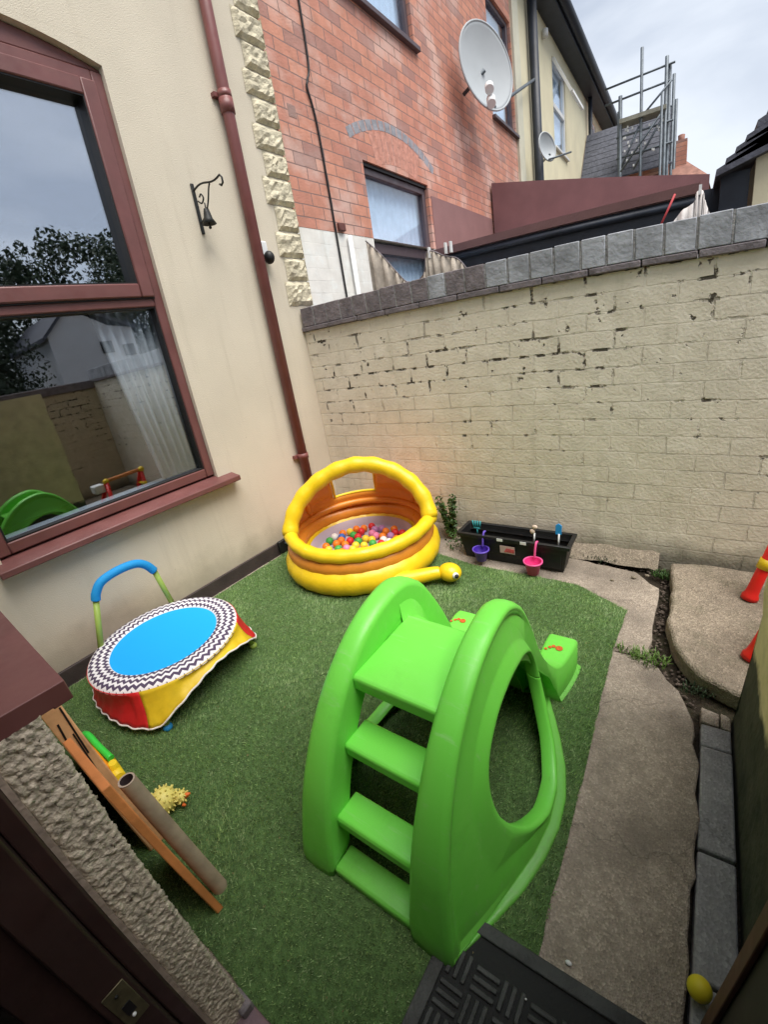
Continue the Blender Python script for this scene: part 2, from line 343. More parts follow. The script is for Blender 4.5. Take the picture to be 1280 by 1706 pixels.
def spline(P, n=8):
    P = [Vector(p) for p in P]; out = []
    for i in range(len(P) - 1):
        a, b, c, d = P[max(i - 1, 0)], P[i], P[i + 1], P[min(i + 2, len(P) - 1)]
        for k in range(n):
            t = k / n; out.append(.5 * ((2 * b) + (c - a) * t + (2 * a - 5 * b + 4 * c - d) * t * t + (3 * b - a - 3 * c + d) * t ** 3))
    return out + [P[-1]]
def lerp(xs, ys, x):
    return float(np.interp(x, xs, ys))
def wall_x(xf, y0, y1, z0, z1, holes, depth, back):       # wall facing +x with openings and their reveals
    b = MB(); ys = sorted({y0, y1, *[h[0] for h in holes], *[h[1] for h in holes]}); zs = sorted({z0, z1, *[h[2] for h in holes], *[h[3] for h in holes]})
    for i in range(len(ys) - 1):
        for j in range(len(zs) - 1):
            cy, cz = (ys[i] + ys[i + 1]) / 2, (zs[j] + zs[j + 1]) / 2
            if any(h[0] < cy < h[1] and h[2] < cz < h[3] for h in holes): continue
            b.add([(xf, ys[i], zs[j]), (xf, ys[i + 1], zs[j]), (xf, ys[i + 1], zs[j + 1]), (xf, ys[i], zs[j + 1])], [(0, 1, 2, 3)])
    for a, c, d, e in holes:
        x2 = xf - depth
        for p, q in (((a, d), (a, e)), ((c, d), (c, e)), ((a, d), (c, d)), ((a, e), (c, e))):
            b.add([(xf, *p), (xf, *q), (x2, *q), (x2, *p)], [(0, 1, 2, 3)])
    for p, q in (((y0, z0), (y0, z1)), ((y1, z0), (y1, z1)), ((y0, z1), (y1, z1))): b.add([(xf, *p), (xf, *q), (back, *q), (back, *p)], [(0, 1, 2, 3)])
    return b

# ------------------------------------------------------------------ ground
struct(MB().add([(-120, -120, -.05), (120, -120, -.05), (120, 160, -.05), (-120, 160, -.05)], [(0, 1, 2, 3)]).build('ground', M_soil))
def wobble(pts, amp, n=6):
    out = []
    for i in range(len(pts)):
        a, b = Vector((*pts[i], 0)), Vector((*pts[(i + 1) % len(pts)], 0)); k = max(1, int((b - a).length / .05))
        for j in range(k):
            p = a.lerp(b, j / k); out.append((p.x + random.uniform(-amp, amp), p.y + random.uniform(-amp, amp)))
    return out
def slab(pts, z0, z1, name, m, amp=.010, bev=.006):
    P = wobble(pts, amp); return struct(MB().poly([(x, y, z0) for x, y in P], (0, 0, z1 - z0)).build(name, m, bevel=bev))
slab([(-.02, -2.47), (1.75, -2.47), (2.609, -2.47), (2.6095, -1.9), (2.609, -1.35), (2.588, -1.12), (2.53, -1.0), (2.468, -.90), (2.37, -.855), (2.28, -.87), (-.02, -.87)], -.045, 0, 'concrete_path', M_conc)
slab([(-.02, -.862), (2.28, -.862), (2.37, -.845), (2.447, -.885), (2.425, -.78), (2.43, -.5), (2.42, -.30), (2.30, -.17), (2.0, -.13), (-.02, -.10)], -.045, -.002, 'back_path', M_conc)
slab([(2.465, -.075), (2.62, -.045), (2.95, -.05), (3.95, -.06), (3.95, -.95), (2.95, -.985), (2.74, -.985), (2.60, -.93), (2.515, -.80), (2.475, -.60), (2.48, -.33)], -.045, .04, 'paving_slab', M_slab, .005, .014)
# cement fillet along the foot of the garden wall
fl = []
for i in range(60):
    x = .2 + i * .045; a = random.uniform(-.012, .012); fl.append([(x, .01, .055 + a), (x, -.045 + a, .03 + a * .5), (x, -.10 + a, -.01)])
struct(MB().grid(fl[:50]).build('cement_fillet', M_slab))
# drain channel of blue pavers
y = -1.12; k = 0
for ln in (.10, .36, .30, .42, .36):
    j = random.uniform(-.004, .004); struct(MB().box(2.612, 2.70, y - ln + .007, y, -.045, -.004 + j).build('drain_channel', M_drain, bevel=.006)); y -= ln
for (a, b_, c, d) in ((2.612, -1.055, .055, .05), (2.672, -1.06, .03, .05)):
    struct(MB().poly([(a, b_ - d, -.045), (a + c, b_ - d - .008, -.045), (a + c, b_ + .005, -.045), (a, b_ + .018, -.045)], (0, 0, .035)).build('drain_channel', M_conc, bevel=.004))
# stones and dirt in the gaps
g = MB()
for _ in range(420):
    t = random.random()
    if t < .55: px, py = random.choice([(2.45, random.uniform(-.85, -.15)), (random.uniform(2.45, 2.6), -.93 - random.uniform(-.08, .12))])
    else: px, py = random.uniform(2.0, 2.9), random.uniform(-.1, -.03)
    px += random.gauss(0, .014); py += random.gauss(0, .014); r = random.uniform(.003, .009); g.sph((px, py, -.04 + r * .5), r, 6, 4, (1, .8, .6))
o = g.build('gravel', mat('grit_dirt', (.13, .10, .08), .9, .3, 80, .4, 30)); o['kind'] = 'stuff'
for (x, y_, r) in ((2.372, -1.987, .008), (2.395, -2.041, .006), (2.30, -.24, .014), (2.36, -.2, .012), (2.2, -.30, .010)):
    tag(MB().sph((x, y_, r * .5), r, 8, 6, (1, .7, .6)).build('pebble', M_white if r < .009 else M_slab, None), {.008: 'tiny white pebble on the path beside the doormat', .006: 'smallest white pebble beside the doormat edge', .014: 'larger grey pebble on the path below the garden wall', .012: 'grey pebble nearest the gap by the garden wall', .01: 'grey pebble at the turf corner near the planter'}[r], 'pebble')

# ------------------------------------------------------------------ artificial turf
TX0, TX1, TY0, TY1 = .035, 2.30, -2.44, -.41
def turf_edge(y): return lerp([-2.5, -1.97, -1.17, -.8, -.56, -.41], [2.30, 2.306, 2.287, 2.25, 2.305, 2.04], y)
P = [(TX0, TY0), (2.30, TY0), (2.306, -1.97), (2.287, -1.17), (2.285, -.8), (2.305, -.56), (2.04, -.41), (1.443, -.405), (.9, -.30), (.05, -.30)]
struct(MB().poly([(x, y, .0035) for x, y in wobble(P, .004)], (0, 0, .004)).build('artificial_turf', mat('turf_backing', (.08, .15, .045), .9, .8, 220, .4, 60)))
m = bpy.data.materials.new('turf_blades'); m.use_nodes = True; G = NG(m); pos = G.n('ShaderNodeNewGeometry').outputs['Position']
a = G.noise(pos, 160., 2); b_ = G.noise(pos, 2.2, 6, .65); c_ = G.noise(pos, 14., 4, .6)
base = G.mix(G.rng(a, .35, .65), (.23, .40, .10, 1), (.43, .59, .26, 1)); base = G.mix(G.rng(b_, .42, .62, 0, .45), base, (.24, .33, .14, 1)); base = G.mix(G.rng(c_, .42, .66, 0, .6), base, (.46, .56, .34, 1))
G.t.links.new(base, G.b.inputs['Base Color']); G.b.inputs['Roughness'].default_value = .65; G.b.inputs['Specular IOR Level'].default_value = .25
NB = 210000
def inside(px, py):
    poly = P; r = np.zeros(len(px), bool); j = len(poly) - 1
    for i in range(len(poly)):
        xi, yi = poly[i]; xj, yj = poly[j]
        c = ((yi > py) != (yj > py)) & (px < (xj - xi) * (py - yi) / (yj - yi + 1e-12) + xi); r ^= c; j = i
    return r
bx = rng.uniform(0, 2.32, NB); by = rng.uniform(-2.44, -.3, NB); k = inside(bx, by) & ~((bx > 2.09) & (by < -2.008)); bx, by = bx[k], by[k]; n_ = len(bx)
# pile lies in drifts, as a rolled mat does
fld = np.sin(bx * 9 + np.sin(by * 5) * 2) * .5 + np.sin(by * 13 + bx * 4) * .5
ang = rng.uniform(0, 2 * PI, n_); lean = rng.uniform(.15, .8, n_) ; h = rng.uniform(.008, .015, n_) * (1 + .15 * fld); la = fld * .9 + rng.normal(0, .9, n_)
w = .0016; V = np.zeros((n_, 3, 3))
V[:, 0] = np.stack([bx - w * np.cos(ang), by - w * np.sin(ang), np.full(n_, .006)], 1); V[:, 1] = np.stack([bx + w * np.cos(ang), by + w * np.sin(ang), np.full(n_, .006)], 1)
crs = np.zeros(n_)
for (ax_, ay_, bx_, by_) in ((.55, -2.25, 1.55, -1.15), (1.0, -1.0, 1.75, -.55), (.9, -1.62, 1.42, -2.3)):
    tt = np.clip(((bx - ax_) * (bx_ - ax_) + (by - ay_) * (by_ - ay_)) / ((bx_ - ax_) ** 2 + (by_ - ay_) ** 2), 0, 1)
    crs += .006 * np.exp(-(np.hypot(bx - ax_ - tt * (bx_ - ax_), by - ay_ - tt * (by_ - ay_)) / .008) ** 2)
V[:, 0, 2] += crs; V[:, 1, 2] += crs; h = h + crs
V[:, 2] = np.stack([bx + h * lean * np.cos(la), by + h * lean * np.sin(la), .006 + h], 1)
me = bpy.data.meshes.new('grass_blades'); me.vertices.add(n_ * 3); me.vertices.foreach_set('co', V.ravel()); me.loops.add(n_ * 3); me.loops.foreach_set('vertex_index', np.arange(n_ * 3))
me.polygons.add(n_); me.polygons.foreach_set('loop_start', np.arange(n_) * 3); me.polygons.foreach_set('loop_total', np.full(n_, 3)); me.update(); me.validate()
me.materials.append(m); o = bpy.data.objects.new('turf_grass', me); COL.objects.link(o); o['kind'] = 'stuff'

lt_ = MB()
for _ in range(170):
    px, py = random.uniform(.1, 2.58), random.uniform(-2.4, -.35); a = random.uniform(0, 6.28); l = random.uniform(.003, .009)
    lt_.add([(px, py, .021 if px < 2.25 else .003), (px + l * math.cos(a), py + l * math.sin(a), .023 if px < 2.25 else .004), (px + l * .6 * math.cos(a + .8), py + l * .6 * math.sin(a + .8), .024 if px < 2.25 else .005)], [(0, 1, 2)])
o = lt_.build('leaf_litter', mat('litter', (.26, .18, .09), .9, 0, 60, .5, 60)); o['kind'] = 'stuff'

# ------------------------------------------------------------------ rendered house (left wall)
H = thing('rendered_house', 'cream rendered house wall with mahogany window on the left', 'house', (0, -1.6, 0))
wz0, wz1 = .74, 2.985
wall_x(0, -6, .115, -.05, 6.6, [(-2.235, -1.045, .69, wz1)], .055, -6).build('wall', M_render, H)
# masonry above the segmental head
ar = [(-2.235 + 1.19 * i / 24, 2.885 + .085 * (1 - ((i - 12) / 12) ** 2)) for i in range(25)]
MB().poly([(-.0002, y, z) for y, z in ar] + [(-.0002, -1.045, 2.985), (-.0002, -2.235, 2.985)], (-.06, 0, 0)).build('window_arch', M_render, H)
MB().box(0, .018, -6, .0, -.05, .095).build('plinth', M_plinth, H, bevel=.004)
# quoins
zq = 1.71; k = 0; hs = []
while zq < 6.4:
    hq = random.uniform(.15, .175); wide = k % 2 == 0; y0q = -.10 - random.uniform(0, .03) if wide else -.055 - random.uniform(0, .02)
    q = MB(); ny, nz = 8, 6; yy = [y0q + (.12 - y0q) * i / ny for i in range(ny + 1)]; rows = []
    for j in range(nz + 1):
        zz = zq + .004 + (hq - .008) * j / nz; rows.append([(.003 if (i in (0,) or j in (0, nz)) else .026 + random.uniform(-.008, .008), yy[i] + (random.uniform(-.003, .003) if 0 < i < ny else 0), zz + random.uniform(-.003, .003)) for i in range(ny + 1)])
    q.grid(rows, False); q.add([(.003, .12, zq), (.028, .122, zq), (.028, .122, zq + hq - .008), (.003, .12, zq + hq - .008), (-.05, .12, zq), (-.05, .12, zq + hq)], [(0, 1, 2, 3)])
    qo = q.build('quoin', M_stone, H); zq += hq; k += 1
# window: frame > glass, sill
fx = -.055
f = MB()
Y0, Y1 = -2.235, -1.045
def fr(b, y0, y1, z0, z1, w, x0, x1, wt=None, wb=None):
    wt = wt or w; wb = wb or w
    b.box(x0, x1, y0, y0 + w, z0, z1); b.box(x0, x1, y1 - w, y1, z0, z1); b.box(x0, x1, y0 + w, y1 - w, z1 - wt, z1); b.box(x0, x1, y0 + w, y1 - w, z0, z0 + wb)
fr(f, Y0, Y1, wz0, 2.865, .055, -.10, fx + .028)
f.poly([(-.098, y, z - .004) for y, z in ar] + [(-.098, Y1, 2.868), (-.098, Y0, 2.868)], (.062, 0, 0))
f.box(-.10, fx + .028, Y0 + .055, Y1 - .055, 1.755, 1.80)
win = f.build('window', M_upvc, H, bevel=.006)
s = MB(); fr(s, Y0 + .05, Y1 - .05, 1.803, 2.812, .075, -.092, fx + .048, .075, .07); s.build('sash', M_upvc, win, bevel=.007)
g = MB(); fr(g, Y0 + .124, Y1 - .124, 1.872, 2.738, .008, -.09, fx + .040); fr(g, Y0 + .054, Y1 - .054, .793, 1.757, .009, -.09, fx + .020); g.box(-.09, fx + .036, Y0 + .05, Y1 - .05, 1.796, 1.806); g.build('gasket', M_upvc_d, win)
MB().box(-.078, -.072, Y0 + .125, Y1 - .125, 1.873, 2.737).build('pane', M_glass, win)
MB().box(-.078, -.072, Y0 + .055, Y1 - .055, .795, 1.755).build('pane', M_glass2, win)
MB().poly([(-.10, -2.27, .742), (.082, -2.27, .705), (.082, -2.27, .672), (.0, -2.27, .672), (.0, -2.27, .70), (-.10, -2.27, .70)], (0, 1.335, 0)).build('sill', M_upvc, win, bevel=.005)
# downpipe
dp = MB().tube([(.048, -.335, -.05), (.048, -.335, 6.3)], .036, 20).build('downpipe', M_pipe, H)
for z in (.655, 2.93):
    b = MB().lathe((.048, -.335, z), [(.0365, -.02), (.042, -.02), (.042, .02), (.0365, .02)], 20); b.box(.0, .03, -.40, -.27, z - .012, z + .012); b.build('pipe_bracket', M_pipe, dp)
MB().lathe((.048, -.335, 2.88), [(.0365, -.05), (.043, -.05), (.043, .03), (.0365, .03)], 20).build('pipe_collar', M_pipe, dp)
# room behind the glass
r = MB(); r.box(-3.2, -3.15, -4.5, .1, .2, 3.2); r.box(-3.15, -.12, -4.5, -4.45, .2, 3.2); r.box(-3.15, -.12, .05, .1, .2, 3.2); r.box(-3.15, -.12, -4.45, .05, .2, .25); r.box(-3.15, -.12, -4.45, .05, 3.15, 3.2)
r.build('room', M_room, H)
MB().box(-.32, -.105, -2.23, -1.05, .745, .772).build('window_board', M_white, H)
cb = MB(); rows = []
for j in range(2):
    rows.append([(-.128 + .02 * math.sin(i * 1.15) + .008 * math.sin(i * .37), -1.33 + i * .0077 - (.10 * (1 - i / 37) if j == 0 else 0), (1.79, .80)[j]) for i in range(38)])
cb.grid(rows); cb.build('curtain', mat('room_curtain', (.48, .46, .44), .9, .2, 60), H, solid=.003)
# bell bracket
t = thing('bell_bracket', 'black wrought iron bracket with a small bell on the cream wall', 'wall bracket', (0, -.69, 2.15))
MB().box(.001, .012, -.70, -.68, 2.14, 2.41).build('back_bar', M_iron, t, bevel=.003)
sc = [(.01 + .26 * i / 10, -.69, 2.37 + .012 * math.sin(i * .6)) for i in range(11)] + [(.285, -.69, 2.35), (.285, -.69, 2.325), (.268, -.69, 2.315), (.255, -.69, 2.325)]
c2 = spline([(.012, -.69, 2.20), (.07, -.69, 2.225), (.12, -.69, 2.28), (.15, -.69, 2.335), (.17, -.69, 2.36)], 6)
c3 = spline([(.03, -.69, 2.31), (.06, -.69, 2.29), (.085, -.69, 2.31), (.07, -.69, 2.335), (.05, -.69, 2.325)], 6)
MB().tube(sc, .0055, 8).tube(c2, .0045, 8).tube(c3, .0045, 8).build('scroll_arm', M_iron, t)
MB().lathe((.085, -.69, 2.185), [(.0, .075), (.014, .07), (.02, .045), (.026, .015), (.042, -.012), (.038, -.012), (.02, .01)], 20).tube([(.085, -.69, 2.25), (.085, -.69, 2.285)], .004, 8).build('bell', M_iron, t)
MB().tube([(.085, -.69, 2.19), (.085, -.69, 2.155)], .003, 6).sph((.085, -.69, 2.155), .009, 8, 6).build('clapper', M_iron, t)
# security light / sensor
t = thing('security_sensor', 'white and black security sensor beside the brown downpipe', 'sensor', (.0, -.25, 2.0))
MB().box(0, .03, -.29, -.22, 2.03, 2.13).build('housing', M_white, t, bevel=.012)
MB().sph((.05, -.245, 2.02), .038, 16, 10, (1, .9, 1.1)).build('lens', M_black, t)
MB().tube([(.01, -.255, 2.02), (.05, -.245, 2.02)], .015, 10).build('swivel', M_black, t)
# small vent cover / tap at the foot of the wall
t = thing('outside_tap', 'small metal tap and black cover low on the wall by the ball pit', 'tap', (.0, -.70, .0))
MB().box(.018, .045, -.76, -.66, .01, .11).build('cover', M_black, t, bevel=.008)
MB().tube([(.04, -.70, .08), (.085, -.70, .075), (.09, -.70, .04)], .009, 10).build('spout', M_galv, t)

# ------------------------------------------------------------------ neighbouring red brick house
B = thing('brick_house', 'red brick terraced house beyond the garden wall, white painted base', 'house', (0, 2.8, 0))
low = (1.10, 2.255, 1.45, 2.885); up1 = (1.05, 2.30, 4.13, 5.5); up2 = (4.45, 5.42, 4.14, 5.6)
wb = wall_x(0, .125, 5.45, 2.262, 6.6, [(low[0], low[1], 2.262, low[3]), up1, up2], .10, -6)
wb.build('wall', M_red, B)
wall_x(.0, .125, 2.30, -.05, 2.258, [(low[0], low[1], low[2], 2.2585)], .10, -1).build('painted_base', M_wht, B)
MB().box(-.02, .006, 2.303, 4.10, -.05, 2.79).build('painted_base', M_brn, B).__setitem__('label', 'brown painted lower wall beyond the window')
# brick arch over the low window
a1 = MB(); a2 = MB()
cy_, cz_, ra = 1.68, 1.75, 1.33
for i in range(15):
    t0 = PI / 2 + R_(30) - i * R_(4) - R_(.3); t1 = t0 - R_(3.5)
    for (bb, r0, r1, xx) in ((a1, 1.455, 1.535, .0012), (a2, 1.19, 1.445, .0012)):
        pts = [(cy_ + r * math.cos(t), cz_ + r * math.sin(t)) for r, t in ((r0, t0), (r1, t0), (r1, t1), (r0, t1))]
        if bb is a2 and not (3 <= i <= 11): continue
        bb.poly([(xx, y, z) for y, z in pts], (-.03, 0, 0))
a1.build('arch_band', M_bluebrick, B); a2.build('window_arch', mat('arch_brick', (.60, .29, .22), .85, .5, 60, .3, 20), B)
def small_window(par, y0, y1, z0, z1, rail=None, col=M_upvc, x=-.07, sill=True, net=True, glassm=None):
    f = MB(); fr(f, y0, y1, z0, z1, .06, x - .05, x + .01)
    if rail: f.box(x - .05, x + .015, y0 + .06, y1 - .06, rail - .05, rail + .04)
    w_ = f.build('window', col, par, bevel=.006)
    MB().box(x - .028, x - .022, y0 + .06, y1 - .06, z0 + .06, z1 - .06).build('pane', glassm or M_glass3, w_)
    if net:
        c = MB(); n = int((y1 - y0) / .018); c.grid([[(x - .09 + .012 * math.sin(i * 1.3), y0 + (y1 - y0) * i / n, z) for i in range(n + 1)] for z in (z0, z1)]); c.build('net_curtain', M_net, w_)
    MB().box(x - .3, x - .28, y0 - .1, y1 + .1, z0 - .1, z1 + .1).build('interior', M_room, w_)
    if sill: MB().box(x, .05, y0 - .04, y1 + .04, z0 - .045, z0 - .002).build('sill', col, w_, bevel=.005)
    return w_
M_upg = mat('grey_brown_upvc', (.10, .075, .085), .4)
small_window(B, low[0], low[1], low[2], low[3] - .03, 2.20, M_upg, -.05, False)
MB().box(-.09, -.02, low[0], low[1], low[3] - .03, low[3]).build('lintel_shade', M_upvc_d, B)  # black bar paints the shadow in the reveal under the window head
small_window(B, *up1, None, M_upg, -.05); small_window(B, *up2, None, M_upg, -.05)
MB().tube(spline([(.012, .565, 6.2), (.012, .567, 4.2), (.012, .565, 3.45), (.014, .515, 3.28), (.013, .50, 3.22), (.012, .545, 3.0), (.012, .56, 2.4), (.013, .57, 1.2)], 6), .008, 8).build('cable', M_black, B)
MB().tube([(.03, .71, .2), (.03, .71, 2.24)], .02, 12).build('waste_pipe', M_white, B)
MB().box(0, .03, .60, .68, 2.27, 2.33).build('junction_box', mat('brown_box', (.14, .05, .04), .5), B, bevel=.006)
for (y_, z_) in ((.30, 3.03), (.33, 3.8)): MB().box(-.01, .002, y_ - .04, y_ + .04, z_ - .04, z_ + .04).build('air_brick', mat('airbrick', (.34, .22, .19), .9, .4, 60), B)

# ------------------------------------------------------------------ cream house further on
Cn = thing('cream_house', 'cream painted house with black gutter beyond the red brick one', 'house', (0, 10, 0))
wn1 = (7.9, 8.95, 4.6, 6.1); wn2 = (11.6, 12.6, 4.7, 6.2)
wall_x(0, 5.455, 17.5, -.05, 6.6, [wn1, wn2], .08, -6).build('wall', M_cream2, Cn)
MB().box(.0, .035, 5.458, 5.75, -.05, 6.6).build('pilaster', mat('cream_pilaster', (.62, .60, .48), .8, .2, 40, .1, 5), Cn)
w1 = small_window(Cn, *wn1, 5.35, M_white, -.03); small_window(Cn, *wn2, 5.4, M_white, -.03)
op = MB(); op.obox((.02, 7.95, 5.42), (.30, 7.95, 5.36), .03, .04); 
op2 = MB()
for p, q in (((.02, 7.93, 6.05), (.34, 7.93, 5.42)), ((.02, 8.92, 6.05), (.34, 8.92, 5.42)), ((.34, 7.93, 5.42), (.34, 8.92, 5.42)), ((.02, 7.93, 6.05), (.02, 8.92, 6.05))): op2.obox(p, q, .05, .05)
op2.build('open_casement', M_white, Cn)
for (y_, r_) in ((6.3, .075), (11.25, .05), (15.2, .07)):
    MB().tube([(.10, y_, .0), (.10, y_, 6.55)], r_, 14).build('downpipe', M_fascia, Cn)
MB().box(.0, .30, .2, 17.4, 6.42, 6.60).build('soffit', M_fascia, Cn); MB().tube([(.36, .2, 6.56), (.36, 17.4, 6.56)], .09, 12).build('gutter', M_fascia, Cn)
MB().poly([(-5.5, -6, 9.2), (.38, -6, 6.66), (.38, -6, 6.60), (-5.5, -6, 9.1)], (0, 23.4, 0)).build('roof', M_slate, Cn)
for (y_, z_) in ((7.25, 6.1), (13.5, 5.9)): MB().lathe((.06, y_, z_), [(.0, .0), (.05, .0), (.05, .12), (.0, .13)], 12).build('alarm_box', M_white, Cn)

def dish(name, label, c, rad, nrm, root_loc, arms, depth=.14, lnb=None):
    t = thing(name, label, 'satellite dish', root_loc)
    nrm = Vector(nrm).normalized(); a = nrm.cross(Vector((0, 0, 1))).normalized(); b2 = nrm.cross(a); rows = []
    for i in range(13):
        r = rad * i / 12; rows.append([Vector(c) + a * r * math.cos(q) + b2 * r * 1.06 * math.sin(q) + nrm * depth * ((r / rad) ** 2 - 1) for q in [2 * PI * k / 40 for k in range(40)]])
    MB().grid(rows, True, True).build('reflector', M_dish, t, solid=.012)
    rim = MB().tube([Vector(c) + (a * math.cos(q) + b2 * 1.06 * math.sin(q)) * rad for q in [2 * PI * k / 40 for k in range(40)]], .012, 8, True); rim.build('rim', M_dish, t)
    for p, q, r in arms: MB().tube([p, q], r, 10).build('arm', M_galv, t)
    if lnb:
        for l in lnb: MB().tube([Vector(l), Vector(l) + (Vector(c) - Vector(l)).normalized() * .14], .045, 12).build('receiver', M_white, t)
    return t
dish('satellite_dish', 'large pale grey satellite dish on long arms by the black drainpipe', (.335, 3.4, 4.215), .425, (.93, -.36, .08), (.1, 6.2, 5.0),
     [((.10, 6.24, 5.12), (.37, 3.43, 3.80), .022), ((.60, 2.72, 3.60), (.33, 3.36, 3.80), .016), ((.02, 3.4, 4.05), (.30, 3.42, 4.2), .022)], .08, [(.60, 2.68, 3.66), (.61, 2.68, 3.53)])
dish('satellite_dish', 'small grey satellite dish on the cream wall under the open window', (.35, 5.9, 4.0), .20, (.9, -.38, .12), (.0, 6.4, 4.0),
     [((.0, 6.9, 4.10), (.36, 5.98, 3.9), .02), ((.38, 5.85, 3.80), (.62, 6.35, 3.95), .014)], .07, None)

# ------------------------------------------------------------------ garden wall with coping
Wb = thing('garden_wall', 'cream painted brick garden wall with chipped paint at the back', 'wall', (1.5, .1, 0))
MB().box(.002, 4.1, 0, .22, -.05, 1.525).build('wall_face', M_wallB, Wb)
# creasing course and brick-on-edge coping
x = .002; cp = MB(); cpd = MB()
while x < 4.1: 
    ln = random.uniform(.22, .27); cpd.box(x, min(x + ln - .006, 4.1), -.028 + random.uniform(-.004, .004), .245, 1.527 + random.uniform(-.003, .003), 1.556); x += ln
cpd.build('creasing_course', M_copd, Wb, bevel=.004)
x = .02; i = 0; lt = MB(); dk = MB(); jt = MB()
while x < 4.05:
    ln = random.uniform(.105, .12); zt = 1.685 + random.uniform(-.0025, .0025) + .006 * min(1, max(0, x - 1.2)); yf = -.022 + random.uniform(-.002, .002)
    (dk if x < 1.0 or (x < 1.35 and random.random() < .6) else lt).box(x, x + ln, yf, .235, 1.559, zt); jt.box(x + ln, x + ln + .009, yf + .002, .232, 1.5585, zt - .003); x += ln + .009; i += 1  # dark grey-brown blocks towards the left, blue-grey ones to the right
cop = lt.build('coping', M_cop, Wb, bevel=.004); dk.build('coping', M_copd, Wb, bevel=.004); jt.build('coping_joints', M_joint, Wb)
bk = MB().lathe((.0, 0, 0), [(0, 0), (.018, 0), (.012, .01), (0, .012)], 10)
# ------------------------------------------------------------------ side wall on the right and far side wall
t = thing('side_wall', 'short cream side wall with a damp dark base, right edge', 'wall', (2.8, -1.6, 0))
m = mat('side_wall_paint', (.74, .64, .42), .85, .6, 40, .2, 10); G = NG(m)
G2 = m.node_tree; gpos = G.n('ShaderNodeNewGeometry').outputs['Position']; sz = G.n('ShaderNodeSeparateXYZ', {0: gpos}).outputs[2]
nn = G.noise(gpos, 6., 5, .6); lim = G.math('ADD', sz, G.math('MULTIPLY', nn, .22)); lv = G.rng(lim, .385, .43)
old = G.b.inputs['Base Color'].links[0].from_socket
G2.links.new(G.mix(lv, G.mix(G.rng(G.noise(gpos, 12., 5, .6), .3, .7), (.030, .036, .026, 1), (.075, .078, .055, 1)), old), G.b.inputs['Base Color'])
rows = []
for i in range(20):
    zz = -.05 + i * .08; rows.append([(2.712 + random.uniform(-.006, .006) - (.012 if zz > .5 else 0), -1.045 + random.uniform(-.01, .01) - .0, zz), (2.712 + random.uniform(-.006, .006), -1.3, zz), (2.712 + random.uniform(-.004, .004), -1.7, zz), (2.712, -2.9, zz)])
w_ = MB(); w_.grid(rows); w_.add([(2.712, -1.045, -.05), (2.712, -1.045, 1.47), (2.92, -1.045, 1.47), (2.92, -1.045, -.05)], [(0, 1, 2, 3)]); w_.box(2.73, 2.92, -2.9, -1.06, -.05, 1.46); w_.build('wall_face', m, t)
t = thing('yard_wall', 'cream brick yard wall seen mirrored in the window glass', 'wall', (4.05, -1.5, 0))
MB().box(4.1, 4.3, -4.5, .2, -.05, 1.45).build('wall_face', M_wallB2, t); MB().box(4.07, 4.33, -4.5, .25, 1.452, 1.56).build('coping', M_copd, t, bevel=.01)

# ------------------------------------------------------------------ neighbours' outbuildings behind the wall
t = thing('lean_to', 'brown lean-to with dark fascia board against the brick house', 'outbuilding', (1.2, 2.8, 0))
MB().box(.03, 2.36, 2.62, 2.75, -.05, 2.02).build('wall', mat('pale_wall', (.50, .48, .54), .8, .2, 40, .1, 5), t)
MB().box(.03, 2.42, 2.17, 2.21, 1.99, 2.15).tube([(.03, 2.14, 2.10), (2.42, 2.14, 2.10)], .028, 10).build('fascia', M_fascia, t)
MB().poly([(.03, 2.12, 2.152), (.03, 4.08, 2.40), (.03, 4.08, 2.46), (.03, 2.10, 2.22)], (2.42, 0, 0)).build('roof', M_brn, t)
MB().poly([(.03, 4.10, -.05), (.03, 4.10, 3.23), (2.55, 4.10, 2.66), (2.55, 4.10, -.05)], (0, .12, 0)).build('parapet', mat('brown_parapet', (.23, .12, .125), .8, .2, 40, .12, 4), t)
MB().box(.62, .68, 2.20, 2.28, -.05, 2.10).build('post', M_galv, t)
t = thing('slate_shed', 'dark roofed outbuilding with cream gable at the right edge', 'outbuilding', (3.6, 3, 0))
MB().poly([(2.83, 2.5, -.05), (2.83, 2.5, 2.52), (3.2, 2.5, 3.0), (5, 2.5, 3.0), (5, 2.5, -.05)], (0, 3.5, 0)).build('wall', M_cream2, t)
rf = MB()
for i in range(9):
    x0 = 2.56 + i * .062; z0 = 2.34 + i * .062 + (.02 if i > 3 else 0); rf.poly([(x0, 2.40 + i * .0, z0), (x0 + .5, 2.4, z0 + .22), (x0 + .5, 2.4, z0 + .10), (x0, 2.4, z0 - .05)], (0, 3.4, 0))
rf.build('roof', M_slate, t)
MB().box(2.60, 2.80, 2.55, 2.62, -.05, 2.32).build('door', M_fascia, t)
MB().box(2.46, 2.62, 2.9, 3.0, -.05, 2.30).build('side_panel', M_fascia, t)
# washing behind the wall
t = thing('hung_sheet', 'beige striped sheet hung in a sagging loop behind the garden wall', 'washing', (.6, .55, 1.3))
rows = []
top = spline([(.30, 0, 2.12), (.42, 0, 2.00), (.55, 0, 1.84), (.62, 0, 1.765), (.70, 0, 1.745), (.78, 0, 1.80), (.81, 0, 1.915), (.86, 0, 1.92), (.95, 0, 1.87), (1.05, 0, 1.83), (1.12, 0, 1.74)], 5)
for j in range(6): rows.append([(p.x, .55 + .022 * math.sin(i * 1.7) * (1 if j else .4), p.z + (1.25 - p.z) * j / 5) for i, p in enumerate(top)])
MB().grid(rows).build('sheet', M_cloth, t, solid=.004); MB().tube([(p.x, .545, p.z) for p in top], .005, 8).build('hem', M_copd, t)
for x_ in (.83, .96, 1.0): MB().box(x_, x_ + .012, .535, .56, 1.88, 1.95).build('peg', M_white, t)
t = thing('white_garment', 'white garment pegged up behind the coping bricks on the right', 'washing', (2.4, 1.5, 1.5))
